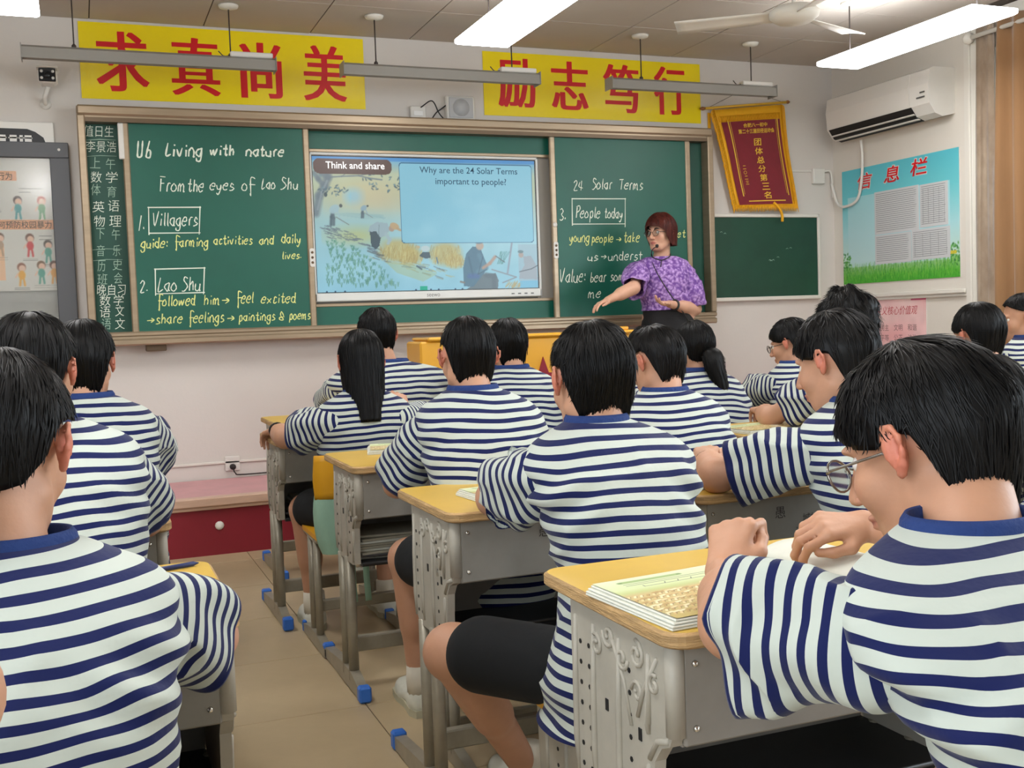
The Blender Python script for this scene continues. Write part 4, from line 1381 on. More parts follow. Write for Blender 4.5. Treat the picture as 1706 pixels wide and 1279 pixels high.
desk(XB + .05, 4.5, 0, 'school desk in front of the boy near the lectern')
desk(XC_, 3.36, 0, 'school desk with an open green book and white page, right of centre')
desk(XC_ + .05, 4.42, 0, 'school desk of the ponytail girl below the teacher')
desk(XC_ + .75, 4.72, 0, 'school desk near the front right where the girl with glasses writes')
desk(XD + .1, 3.62, 0, 'school desk in front of the round-haired student at the right')
desk(XS, 1.85, 0, 'school desk of the nearest girl at the left edge', grey_caps=True)
desk(XS - .03, 2.76, 0, 'school desk with a yellow corner showing past the striped sleeve at the left')
desk(XS - .03, 3.75, 0, 'school desk of the third student along the left column')
desk(4.05, 3.75, 0, 'school desk at the far right below the window')

def make_stool():
    t = thing('stool', 'x', 'stool')
    MB().prism(rrect(-.18, .18, -.16, .16, .04), 2, .415, .435).obj('seat', m_seat, t)
    for s in (-1, 1):
        mb = MB().prism([(-.14, .415), (-.13, .24), (-.10, .21), (.10, .21), (.13, .24), (.14, .415)], 0, s * .158 - .008, s * .158 + .008)
        for yy in (-.09, 0, .09):
            mb.tube([(s * .166, yy, .40), (s * .167, yy, .24)], .005, 6)
        so = mb.obj('side_casting', m_cast, t)
        hb = MB()
        for yy in (-.06, .04):
            for k in range(5):
                hb.lathe([(0, s * .1655), (.004, s * .1655), (.004, s * .1672), (0, s * .1672)], (0, yy, .38 - .032 * k), 6, axis=0, smooth=False)
        stuff(hb.obj('dark_hole_discs', m_dark, so))  # flat dark discs give the shade of the punched holes
        for yy in (-.035, .035):
            MB().tube([(s * .158, yy, .22), (s * .158, yy, .03)], .015, 8).obj('leg', m_leg, t)
        MB().prism([(-.17, .004), (-.17, .034), (-.05, .05), (.05, .05), (.17, .034), (.17, .004)], 0, s * .158 - .014, s * .158 + .014).obj('foot', m_leg, t)
    MB().box(-.15, .15, -.01, .01, .08, .11, .003).obj('crossbar', m_leg, t)
    return t
stool0 = make_stool()
_us = [False]
def stool(x, y, rz, label):
    if not _us[0]:
        _us[0] = True
        stool0.location = (x, y, 0); stool0.rotation_euler = (0, 0, rz); stool0['label'] = label
        return stool0
    return dup(stool0, (x, y, 0), rz, label)
# ---------------------------------------------------------------- the yellow chair with a back
ch = thing('school_chair', 'yellow school chair with a grey tube frame under the long-haired girl', 'chair', (.925, 3.98, 0))
MB().prism(rrect(-.18, .18, -.17, .17, .04), 2, .415, .433).obj('seat', m_seat, ch)
mb = MB()
G = np.zeros((8, 12, 3))
for j in range(8):
    for i in range(12):
        u_ = i / 11 - .5
        G[j, i] = (u_ * .40 * (1 - .06 * abs(j / 7 - .5)), -.215 + .035 * (1 - 4 * u_ * u_) * -1 + .0 - .015 * j / 7, .575 + .155 * j / 7)
mb.grid(G)
o = mb.obj('backrest', m_seat, ch)
o.modifiers.new('s', 'SOLIDIFY').thickness = .012
for s in (-1, 1):
    MB().tube(catmull([(s * .165, .13, .41), (s * .165, -.10, .405), (s * .165, -.165, .46), (s * .165, -.20, .60), (s * .160, -.215, .705), (s * .13, -.225, .72)]), .013, 8, flat=.7).obj('back_frame', m_leg, ch)
    for yy in (-.06, .04):
        MB().tube([(s * .165, yy, .41), (s * .165, yy, .03)], .014, 8).obj('leg', m_leg, ch)
    ft = MB().prism([(-.19, .005), (-.19, .035), (-.06, .055), (.06, .055), (.2, .035), (.2, .005)], 0, s * .165 - .016, s * .165 + .016).obj('foot', m_leg, ch)
    MB().box(s * .165 - .012, s * .165 + .012, -.1925, -.188, .008, .033).obj('foot_end_shade', m_dark, ft)  # dark plate gives the shade inside the open tube end
    MB().box(s * .165 - .018, s * .165 + .018, .19, .21, .002, .045, .004).obj('foot_cap', m_blue, ft)
MB().box(-.155, .155, -.03, .0, .13, .17, .004).obj('crossbar', m_leg, ch)

# green bag hanging from it
m_bag = mat('bag_green', (150, 188, 166), .8, var=.12, vscale=10, bump=.3, bscale=25)
bg = thing('green_bag', 'pale green drawstring bag hanging on the yellow chair', 'bag', (.815, 3.80, .40))
mb = MB()
G = np.zeros((12, 20, 3))
for j in range(12):
    t_ = j / 11
    w_ = .105 * (math.sin(math.pi * min(1, .12 + t_ * .95)) ** .5) * (1 - .25 * t_)
    for i in range(20):
        a = 2 * math.pi * i / 20
        fold = 1 + .10 * math.sin(a * 5 + t_ * 3) * (1 - abs(t_ - .5))
        G[j, i] = (w_ * math.cos(a) * fold + .01 * math.sin(t_ * 6), .05 * math.sin(a) * fold * (w_ / .1) - .03 * (1 - t_), -.02 + .33 * t_)
mb.grid(G, closed=True)
mb.obj('body', m_bag, bg)
mb = MB()
for dx in (-.02, .03):
    pts = catmull([(dx, -.02, .30), (dx * 1.5 + .02, -.06, .12), (dx + .05, -.06, .0), (dx + .055, -.055, -.12), (dx + .06, -.05, -.20)], 5)
    G = np.stack([pts + V(-.011, 0, 0), pts + V(.011, 0, 0)], 1)
    mb.grid(G)
o = mb.obj('strap', m_bag, bg)
o.modifiers.new('s', 'SOLIDIFY').thickness = .003

# ---------------------------------------------------------------- lectern
m_lect = mat('lectern_yellow', (226, 168, 52), .35, var=.05, vscale=5)
m_lred = mat('lectern_maroon', (138, 26, 44), .4)
le = thing('lectern', 'yellow lectern with a maroon star shape on its front, standing before the platform', 'lectern', (2.33, 5.55, 0))
MB().box(-.66, .60, -.02, .24, .0, 1.085, .01).obj('body', m_lect, le)
MB().box(-.62, .66, -.035, .27, 1.085, 1.105, .008).box(.36, .60, .0, .2, 1.105, 1.125, .006).obj('top', m_lect, le)
st = []
for k in range(10):
    a = math.pi / 2 + k * math.pi / 5
    r_ = .13 if k % 2 == 0 else .052
    st.append((.045 + r_ * math.cos(a), .845 + r_ * math.sin(a)))
mb = MB().prism(st, 1, -.030, -.0195)
mb.box(-.12, .21, -.027, -.019, .835, .855)
mb.obj('star_emblem', m_lred, le)

# ---------------------------------------------------------------- things on the desks
m_cover = mat('book_print', (255, 255, 255), .42, attr='Col')
m_page = mat('page_white', (222, 224, 212), .75, var=.06, vscale=30)
def cover_canvas(nx, ny):
    w_, h_ = .26, .19
    cv = Canvas(w_, h_, nx, ny, (216, 226, 178))
    r_ = random.Random(4)
    cv.vgrad([(0, (196, 176, 104)), (.03, (200, 184, 120)), (.11, (206, 186, 132)), (.125, (196, 206, 140)), (.14, (216, 226, 176)), (h_, (222, 232, 196))])
    k = 0
    s = .0085
    for j in range(13):
        for i in range(30):
            x = i * s * 1.06 + (j % 2) * s * .5; y = .016 + j * s
            if y > .125 - .02 * abs(x - .17) / .17:
                continue
            c = r_.choice([(232, 214, 168), (246, 232, 196), (214, 186, 128), (190, 158, 100)])
            if j % 2:
                cv.line([(x, y), (x + s * .9, y + s * .25)], s * .62, c, .95, .2)
                cv.line([(x, y - s * .38), (x + s * .9, y - s * .1)], s * .13, (128, 100, 58), .8)
            else:
                cv.line([(x, y), (x + s * .45, y + s * .7)], s * .42, c, .95, .2)
                cv.line([(x + s * .3, y), (x + s * .7, y + s * .7)], s * .12, (128, 100, 58), .8)
    cv.poly([(.15, .07), (.175, .10), (.195, .085), (.175, .06)], (226, 224, 212), .9)
    cv.ell(.16, .05, .014, .007, (238, 232, 214), .9)
    cv.line([(.03, .172), (.12, .172)], .007, (104, 140, 70), .9)
    cv.line([(.035, .172), (.115, .172)], .003, (186, 206, 140), .9)
    for y in (.162, .155):
        cv.line([(.03, y), (.20, y)], .0013, (70, 80, 60), .9)
    cv.line([(.05, .148), (.05, .143), (.18, .143), (.18, .148)], .0013, (60, 70, 60), .9)
    for x in (.08, .10, .12, .15):
        cv.line([(x, .143), (x + .004, .150)], .0012, (60, 70, 60), .8)
    cv.poly([(.20, .14), (.26, .15), (.26, h_), (.21, h_)], (150, 180, 90), .7)
    cv.ell(.21, .165, .02, .012, (170, 190, 120), .6, .6)
    return cv
m_tcream = mat('title_cream', (250, 240, 214), .5)
m_tbrown = mat('title_brown', (104, 76, 40), .5)
def book_mesh(nx, ny, nlayers=4, seed=1):
    r_ = random.Random(seed)
    w_, h_ = .26, .19
    mb = MB()
    for k in range(nlayers):
        z = .0035 * k
        sh = (nlayers - k) * .0028 + r_.uniform(-.0015, .0015)
        mb.box(-w_ / 2 - sh, w_ / 2 + sh * .4, -h_ / 2 - sh * .6, h_ / 2, z, z + .003, .0008)
    pg = mb.mesh('pages', m_page)
    return pg, .0035 * nlayers
_bk = {}
def book(x, y, z, rz, label, name='textbook', hi=False, page=True):
    if hi not in _bk:
        pg, th = book_mesh(10, 10)
        nx, ny = (300, 220) if hi else (130, 95)
        cv = cover_canvas(nx, ny)
        def warp(P, X, Y):
            P[..., 2] += .006 * np.exp(-((X - .13) / .09) ** 2) * 0 + .005 * (X / .26) ** 2
            return P
        tmp = cv.obj('cover', Fr((-.13, -.095, th), (1, 0, 0), (0, 1, 0)), m_cover, warp=warp)
        cm = tmp.data
        bpy.data.objects.remove(tmp)
        FB_ = Fr((-.13, -.095, th + .0018), (1, 0, 0), (0, 1, 0))
        a = MB(); b = MB()
        for s, px, py, ww in (('From the eyes of', .085, .026, .15), ('Lao Shu', .10, .012, .065)):
            put_text(b, s, FB_, px - .001, py - .001, w=ww + .002, h=.0125, off=.05, n=.0006)  # brown printed outline behind the cream title
            put_text(a, s, FB_, px, py, w=ww, h=.0105, off=.012, n=.0013)
        _bk[hi] = (pg, cm, a.mesh('title', m_tcream), b.mesh('title_border', m_tbrown))
    pg, cm, ta, tb = _bk[hi]
    t = thing(name, label, 'book', (x, y, z), rz)
    put('pages', pg, t)
    c = put('cover', cm, t)
    put('title', ta, c)
    put('title_outline', tb, c)
    if page:
        mb = MB()
        G = np.zeros((6, 12, 3))
        for j in range(6):
            for i in range(12):
                u_ = i / 11
                G[j, i] = (.125 + u_ * .14, -.09 + .18 * j / 5, .026 + .030 * math.sin(u_ * math.pi * .9) * (1 - .3 * u_) - .02 * u_)
        o = mb.grid(G).obj('turned_page', m_page, t)
        o.modifiers.new('s', 'SOLIDIFY').thickness = .001
    return t
bk1 = book(.872, 1.385, .7505, math.radians(4), 'open green and tan textbook on the nearest desk, beside the folded hands', hi=True)
bk1.scale = (1.2, 1.2, 1.0)
bk2 = book(.985, 2.44, .7505, math.radians(5), 'green and tan textbook under the elbow of the middle boy')
book(1.02, 3.56, .7505, math.radians(-14), 'textbook in front of the boy with big ears, mostly hidden by his arm', page=False)
book(1.465, 2.34, .7505, math.radians(-12), 'green textbook at the elbow of the student with folded hands right of the middle boy', page=False)
book(2.27, 3.30, .7505, math.radians(6), 'green and tan textbook with a lifted white page, below the teacher')
book(2.35, 4.42, .7505, math.radians(-8), 'textbook on the ponytail girl desk, hardly visible', page=False)
book(3.12, 4.78, .7505, math.radians(-12), 'open textbook under the forearm of the girl with glasses')
# papers on the shelf of the third desk
m_pap = mat('stack_paper', (176, 170, 150), .8, var=.15, vscale=30)
def paper_stack(x, y, z, n, label, seed):
    r_ = random.Random(seed)
    t = thing('paper_stack', label, 'papers', (x, y, z))
    for k in range(n):
        zz = .0085 * k
        a = r_.uniform(-.12, .12)
        R = np.array([[math.cos(a), -math.sin(a), 0], [math.sin(a), math.cos(a), 0], [0, 0, 1]])
        mb = MB().box(-.15, .15, -.10, .10, zz, zz + .0075, .001, R=R, o=V(0, 0, 0))
        mb.obj('booklet', m_pap if k % 3 else m_page, t)
    return t
paper_stack(.93, 3.43, .4385, 9, 'stack of worn booklets on the shelf of the third desk from the camera', 1)
paper_stack(.90, 4.34, .4385, 8, 'booklets on the shelf of the desk farthest along the left aisle', 2)
# dark bag on the far desk
pb_ = thing('pencil_bag', 'dark brown zipped bag lying on the far desk right of the ponytail girl', 'bag', (3.0, 4.98, .751))
mb = MB()
mb.tube(catmull([(-.14, 0, .05), (-.07, .01, .065), (.03, .0, .062), (.13, .01, .05)], 4), [.035, .045, .05, .053, .055, .056, .056, .055, .054, .052, .05, .045, .035], 12, flat=.95)
mb.obj('body', mat('bag_brown', (62, 46, 40), .6, var=.3, vscale=20, bump=.4, bscale=40), pb_)
MB().tube(catmull([(-.13, -.035, .075), (-.05, -.045, .092), (.04, -.045, .09), (.12, -.03, .075)], 4), .004, 5).obj('zip', mat('zip_red', (120, 60, 50), .5), pb_)
m_sheet = m_page
# open white sheets
def sheet(x, y, z, rz, label):
    mb = MB()
    G = np.zeros((6, 8, 3))
    for j in range(6):
        for i in range(8):
            G[j, i] = (-.10 + .2 * i / 7, -.13 + .26 * j / 5, .003 + .012 * (i / 7 - .5) ** 2)
    o = mb.grid(G).obj('paper_sheet', m_sheet, None, (x, y, z))
    o.rotation_euler = (0, 0, rz)
    o.modifiers.new('s', 'SOLIDIFY').thickness = .001
    return tag(o, label, 'paper')
sheet(2.56, 3.36, .752, .3, 'white page lying open on the desk right of the green textbook below the teacher')
bnb = thing('blue_pen', 'dark blue pen on the yellow desk corner past the nearest girl sleeve', 'pen', (.12, 2.01, .755), .3)
MB().tube([(-.06, 0, 0), (.05, 0, 0), (.06, 0, 0)], [.0045, .0045, .001], 8).obj('barrel', mat('pen_navy', (28, 44, 96), .4), bnb)
MB().box(-.06, -.02, -.0015, .0015, .004, .0065).obj('clip', m_screw, bnb)
# ================================================================ PEOPLE
PERIOD = .0235
def stripe_mat(name, white, navy, period=PERIOD, duty=.44, roughn=.85):
    m = bpy.data.materials.new(name)
    m.use_nodes = True
    nt = m.node_tree
    b = nt.nodes['Principled BSDF']
    b.inputs['Roughness'].default_value = roughn
    b.inputs['Specular IOR Level'].default_value = .2
    b.inputs['Sheen Weight'].default_value = .15
    a = nt.nodes.new('ShaderNodeAttribute'); a.attribute_name = 'stripe'
    d = nt.nodes.new('ShaderNodeMath'); d.operation = 'DIVIDE'; d.inputs[1].default_value = period
    nt.links.new(a.outputs['Fac'], d.inputs[0])
    f = nt.nodes.new('ShaderNodeMath'); f.operation = 'FRACT'
    nt.links.new(d.outputs[0], f.inputs[0])
    g = nt.nodes.new('ShaderNodeMath'); g.operation = 'LESS_THAN'; g.inputs[1].default_value = duty
    nt.links.new(f.outputs[0], g.inputs[0])
    mx = nt.nodes.new('ShaderNodeMix'); mx.data_type = 'RGBA'
    nt.links.new(g.outputs[0], mx.inputs[0])
    mx.inputs[6].default_value = lc(white)
    mx.inputs[7].default_value = lc(navy)
    nt.links.new(mx.outputs[2], b.inputs['Base Color'])
    tc = nt.nodes.new('ShaderNodeTexCoord')
    n = nt.nodes.new('ShaderNodeTexNoise'); n.inputs['Scale'].default_value = 14; n.inputs['Detail'].default_value = 4
    nt.links.new(tc.outputs['Object'], n.inputs['Vector'])
    bp = nt.nodes.new('ShaderNodeBump'); bp.inputs['Strength'].default_value = .35; bp.inputs['Distance'].default_value = .012
    nt.links.new(n.outputs['Fac'], bp.inputs['Height'])
    nt.links.new(bp.outputs[0], b.inputs['Normal'])
    return m
m_shirt = stripe_mat('striped_jersey', (192, 200, 191), (17, 27, 78))
m_collar = mat('collar_navy', (24, 52, 110), .85, bump=.3, bscale=120)
m_shorts = mat('shorts_black', (9, 13, 17), .9, sheen=.0, bump=.25, bscale=18)
def skin_mat():
    m = mat('skin', (200, 150, 120), .52, attr='Col', var=.05, vscale=25, bump=.05, bscale=120)
    b = m.node_tree.nodes['Principled BSDF']
    b.inputs['Subsurface Weight'].default_value = .08
    b.inputs['Subsurface Radius'].default_value = (.01, .004, .002)
    return m
m_skin = skin_mat()
def hair_mat(name, col, col2, rough=.34):
    m = mat(name, col, rough, col2=col2, vscale=60, stretch=(1, 1, .12), spec=.2)
    b = m.node_tree.nodes['Principled BSDF']
    b.inputs['Anisotropic'].default_value = .4
    return m
m_hair = hair_mat('hair_black', (4, 4, 5), (8, 8, 9), .5)
m_hairb = hair_mat('hair_reddish_brown', (66, 30, 26), (98, 46, 38), .4)
m_haird = hair_mat('hair_soft_black', (6, 5, 6), (12, 11, 11), .45)
m_shoe = mat('shoe_white', (216, 218, 206), .6, bump=.2, bscale=60)
m_sole = mat('shoe_sole', (186, 184, 160), .7)
m_sock = mat('sock_white', (206, 200, 184), .9)
m_eyew = mat('eye_white', (228, 224, 218), .2)
m_iris = mat('iris_dark', (28, 18, 14), .15)
m_gl = mat('glasses_dark', (26, 22, 22), .3)
m_lens = mat('lens_glass', (240, 245, 245), .03, trans=1.0)
m_glm = mat('glasses_metal', (150, 146, 140), .25, metal=.8)

# ---- signed distance modelling: round shapes melted together, skinned by surface nets
def sd_cap(P, a, b, ra, rb):
    ab = b - a
    t = np.clip(((P - a) @ ab) / max(ab @ ab, 1e-12), 0, 1)
    d = np.linalg.norm(P - a - t[..., None] * ab, axis=-1)
    return d - (ra + (rb - ra) * t)
def sd_ell(P, c, r, R=None):
    q = P - c
    if R is not None:
        q = q @ R
    k0 = np.linalg.norm(q / r, axis=-1)
    k1 = np.linalg.norm(q / (r * r), axis=-1)
    return k0 * (k0 - 1) / np.maximum(k1, 1e-9)
class SDF:
    def __init__(self):
        self.p = []
    def cap(self, a, b, ra, rb=None, k=.02):
        a = V(*a); b = V(*b); rb = ra if rb is None else rb
        m = max(ra, rb) + .03 + k
        self.p.append(('c', (a, b, ra, rb), k, np.minimum(a, b) - m, np.maximum(a, b) + m))
        return self
    def ell(self, c, r, R=None, k=.02, sub=False):
        c = V(*c); r = V(*r)
        m = max(r) + .03 + k
        self.p.append(('s' if sub else 'e', (c, r, R), k, c - m, c + m))
        return self
    def eval(self, lo, hi, h):
        n = np.ceil((hi - lo) / h).astype(int) + 1
        ax = [lo[i] + h * np.arange(n[i]) for i in range(3)]
        D = np.full(n, .2)
        for typ, a, k, l, u in self.p:
            sl = []
            ok = True
            for i in range(3):
                i0 = max(0, int(math.floor((l[i] - lo[i]) / h))); i1 = min(n[i], int(math.ceil((u[i] - lo[i]) / h)) + 1)
                if i1 <= i0:
                    ok = False
                sl.append(slice(i0, max(i1, i0)))
            if not ok:
                continue
            G = np.stack(np.meshgrid(*[ax[i][sl[i]] for i in range(3)], indexing='ij'), -1)
            d = sd_cap(G, *a) if typ == 'c' else sd_ell(G, *a)
            o = D[tuple(sl)]
            if typ == 's':
                h_ = np.clip(.5 - .5 * (o + d) / k, 0, 1)
                D[tuple(sl)] = o * (1 - h_) - d * h_ + k * h_ * (1 - h_)
            else:
                h_ = np.clip(.5 + .5 * (o - d) / k, 0, 1)
                D[tuple(sl)] = o * (1 - h_) + d * h_ - k * h_ * (1 - h_)
        return D, n
    def mesh(self, lo, hi, h, skip=()):
        lo = np.asarray(lo, float); hi = np.asarray(hi, float)
        D, n = self.eval(lo, hi, h)
        s = D < 0
        # active cells
        c = np.zeros(tuple(n - 1), np.int8)
        for i in (0, 1):
            for j in (0, 1):
                for k in (0, 1):
                    c += s[i:n[0] - 1 + i, j:n[1] - 1 + j, k:n[2] - 1 + k]
        act = (c > 0) & (c < 8)
        ids = -np.ones(act.shape, np.int64)
        cells = np.argwhere(act)
        ids[act] = np.arange(len(cells))
        acc = np.zeros((len(cells), 3)); cnt = np.zeros(len(cells))
        offs = [np.array(o) for o in ((0, 0, 0), (1, 0, 0), (0, 1, 0), (1, 1, 0), (0, 0, 1), (1, 0, 1), (0, 1, 1), (1, 1, 1))]
        ed = [(0, 1), (2, 3), (4, 5), (6, 7), (0, 2), (1, 3), (4, 6), (5, 7), (0, 4), (1, 5), (2, 6), (3, 7)]
        for a, b in ed:
            pa = cells + offs[a]; pb2 = cells + offs[b]
            da = D[pa[:, 0], pa[:, 1], pa[:, 2]]; db = D[pb2[:, 0], pb2[:, 1], pb2[:, 2]]
            m = (da < 0) != (db < 0)
            t = da[m] / (da[m] - db[m])
            acc[m] += pa[m] + (pb2[m] - pa[m]) * t[:, None]
            cnt[m] += 1
        v = lo + h * acc / np.maximum(cnt, 1)[:, None]
        quads = []
        for axx in range(3):
            a1, a2 = [(1, 2), (2, 0), (0, 1)][axx]
            sa = [slice(None)] * 3; sb = [slice(None)] * 3
            sa[axx] = slice(0, n[axx] - 1); sb[axx] = slice(1, n[axx])
            fl = s[tuple(sa)] != s[tuple(sb)]
            E = np.argwhere(fl)
            E = E[(E[:, a1] > 0) & (E[:, a2] > 0) & (E[:, a1] < n[a1] - 1) & (E[:, a2] < n[a2] - 1)]
            ins = s[tuple(sa)][E[:, 0], E[:, 1], E[:, 2]]
            o1 = np.zeros(3, int); o1[a1] = 1
            o2 = np.zeros(3, int); o2[a2] = 1
            q = []
            for d_ in (np.zeros(3, int), o1, o1 + o2, o2):
                cc = E - d_
                q.append(ids[cc[:, 0], cc[:, 1], cc[:, 2]])
            q = np.stack(q, 1)
            q[~ins] = q[~ins][:, ::-1]
            quads.append(q[:, ::-1])
        q = np.vstack(quads)
        q = q[:, ::-1]
        for l, u in skip:
            cen = v[q].mean(1)
            inside = np.all((cen > l) & (cen < u), axis=1)
            q = q[~inside]
        return v, q
def rotm(yaw=0.0, pitch=0.0, roll=0.0):
    """yaw about z (left +), pitch: nose up +, roll about y"""
    return np.array((Matrix.Rotation(yaw, 3, 'Z') @ Matrix.Rotation(pitch, 3, 'X') @ Matrix.Rotation(roll, 3, 'Y')))

def hand_sdf(S, w, d, nrm, side, curl=.6, sc=.92, spread=1.0, thumb=.5):
    """w wrist, d pointing direction, nrm back-of-hand normal, side +1: thumb on d x nrm side"""
    d = unit(d); nrm = unit(nrm - d * (nrm @ d)); t = np.cross(d, nrm) * side
    kn = []
    for i, o in enumerate((.030, .010, -.010, -.029)):
        ln = (.082, .085, .080, .072)[i] * sc
        k = w + d * ln + t * o * sc * spread + nrm * (.004 - .002 * abs(i - 1.2)) * sc
        S.cap(w + t * o * .45 * sc, k, .0135 * sc, .0105 * sc, k=.012)
        kn.append(k)
    S.cap(w + t * .012 * sc + d * .02 * sc, w + d * .05 * sc - nrm * .004 * sc, .016 * sc, .014 * sc, k=.012)
    tips = []
    for i, k in enumerate(kn):
        L3 = [(.042, .026, .021), (.047, .029, .022), (.043, .027, .021), (.033, .021, .019)][i]
        ang = 0
        p = k
        fan = (.10, .03, -.04, -.12)[i] * spread * (1 - min(curl, 1) * .6)
        for j, l in enumerate(L3):
            ang += curl * (.75, 1.05, .75)[j] * (1 + .08 * i)
            dr = (d * math.cos(ang) - nrm * math.sin(ang)) + t * fan
            q = p + unit(dr) * l * sc
            S.cap(p, q, (.0090, .0083, .0076)[j] * sc, (.0083, .0076, .0066)[j] * sc, k=.0035 if j else .006)
            p = q
        tips.append(p)
    b = w + d * .018 * sc + t * .020 * sc - nrm * .004 * sc
    m1 = b + unit(d * .75 + t * .75 - nrm * .25) * .040 * sc
    m2 = m1 + unit(d * (.95 - .2 * thumb) + t * (.35 - .7 * thumb) - nrm * .5 * thumb) * .032 * sc
    m3 = m2 + unit(d * .85 - t * .55 * thumb - nrm * .35 * thumb) * .026 * sc
    S.cap(b, m1, .0145 * sc, .0115 * sc, k=.012)
    S.cap(m1, m2, .0105 * sc, .0095 * sc, k=.005)
    S.cap(m2, m3, .0095 * sc, .0075 * sc, k=.004)
    return tips

HTH = np.array([0, 30, 50, 70, 88, 105, 125, 150, 180.])
HAIR = {  # polar angle where the hair ends, by azimuth from the back of the head
    'short': [102, 102, 102, 100, 86, 90, 76, 66, 62],
    'crop':  [102, 102, 102, 98, 82, 84, 74, 64, 60],
    'bowl':  [102, 102, 102, 102, 92, 98, 92, 80, 74],
    'pony':  [102, 102, 102, 98, 84, 82, 72, 60, 56],
    'long':  [100, 100, 100, 100, 100, 98, 84, 72, 66],
    'bob':   [100, 100, 100, 100, 100, 100, 96, 82, 78],
}
NAPE = [None]
def hair_surf(style, phi, t, drop, R, vol, seed, messy):
    """phi azimuth 0=back, t 0..1 crown to end -> local head coordinates"""
    deg = np.abs(np.degrees(phi))
    end = np.interp(deg, HTH, HAIR[style])
    if style in ('long', 'bob'):
        dl = np.interp(deg, [0, 60, 95, 115, 128], [drop, drop, drop * .96, drop * .5, 0])
    else:
        nb = {'short': .104, 'crop': .096, 'bowl': .106, 'pony': .070}[style]
        nb = NAPE[0] or nb
        dl = nb * np.interp(deg, [0, 32, 52, 68, 80], [1, .97, .82, .42, 0])
    arc = np.radians(end) * .1
    L_ = arc + dl
    s = t * L_
    th = np.minimum(s / .1, np.radians(end))
    ex = np.maximum(s - arc, 0)
    rx, ry, rz = R
    n = noise3(np.stack([np.sin(phi) * 3 * np.sin(th), np.cos(phi) * 3 * np.sin(th), np.cos(th) * 3], -1), seed) * messy
    cw = noise3(np.stack([phi * 16, th * 1.2, phi * 0], -1), seed + 5) * .0028
    k = 1 + vol + n * .10
    # slightly flatter crown, fuller back
    x = rx * np.sin(th) * np.sin(phi) * k
    y = -ry * np.sin(th) * np.cos(phi) * k
    z = rz * np.cos(th) * k
    inw = .05 if style in ('long', 'bob') else .40
    x = x * (1 - (.25 * np.clip(ex / .3, 0, 1) if inw < .1 else 1.6 * ex))
    z = z - ex
    y = y + (ex * inw + (ex > 0) * (ex ** 2) * (1.6 if inw > .1 else 0)) * np.cos(phi)
    rad = 1 + cw / .09
    return np.stack([x * rad, y * rad - .012, z + .026], -1)
def ribbons(paths, width, lift, mats_, name, parent, rnd_):
    """paths (n, m, 3): thin tapered three-sided locks"""
    n, m = paths.shape[:2]
    T = np.gradient(paths, axis=1)
    T /= np.maximum(np.linalg.norm(T, axis=-1, keepdims=True), 1e-9)
    c = paths.mean((0, 1))
    O = paths - c
    B = np.cross(T, O)
    B /= np.maximum(np.linalg.norm(B, axis=-1, keepdims=True), 1e-9)
    N = np.cross(B, T)
    w = width * np.array([.5, 1, 1, .8, .1][:m] if m == 5 else np.linspace(1, .15, m))[None, :, None]
    P0 = paths - B * w
    P1 = paths + B * w
    P2 = paths + N * w * .9
    v = np.stack([P0, P2, P1], 2)  # n,m,3,3
    idx = np.arange(n * m * 3).reshape(n, m, 3)
    q = []
    for a, b in ((0, 1), (1, 2)):
        q.append(np.stack([idx[:, :-1, a], idx[:, :-1, b], idx[:, 1:, b], idx[:, 1:, a]], -1).reshape(-1, 4))
    me = np_mesh(name, v.reshape(-1, 3), np.vstack(q), mats_)
    return put(name, me, parent)
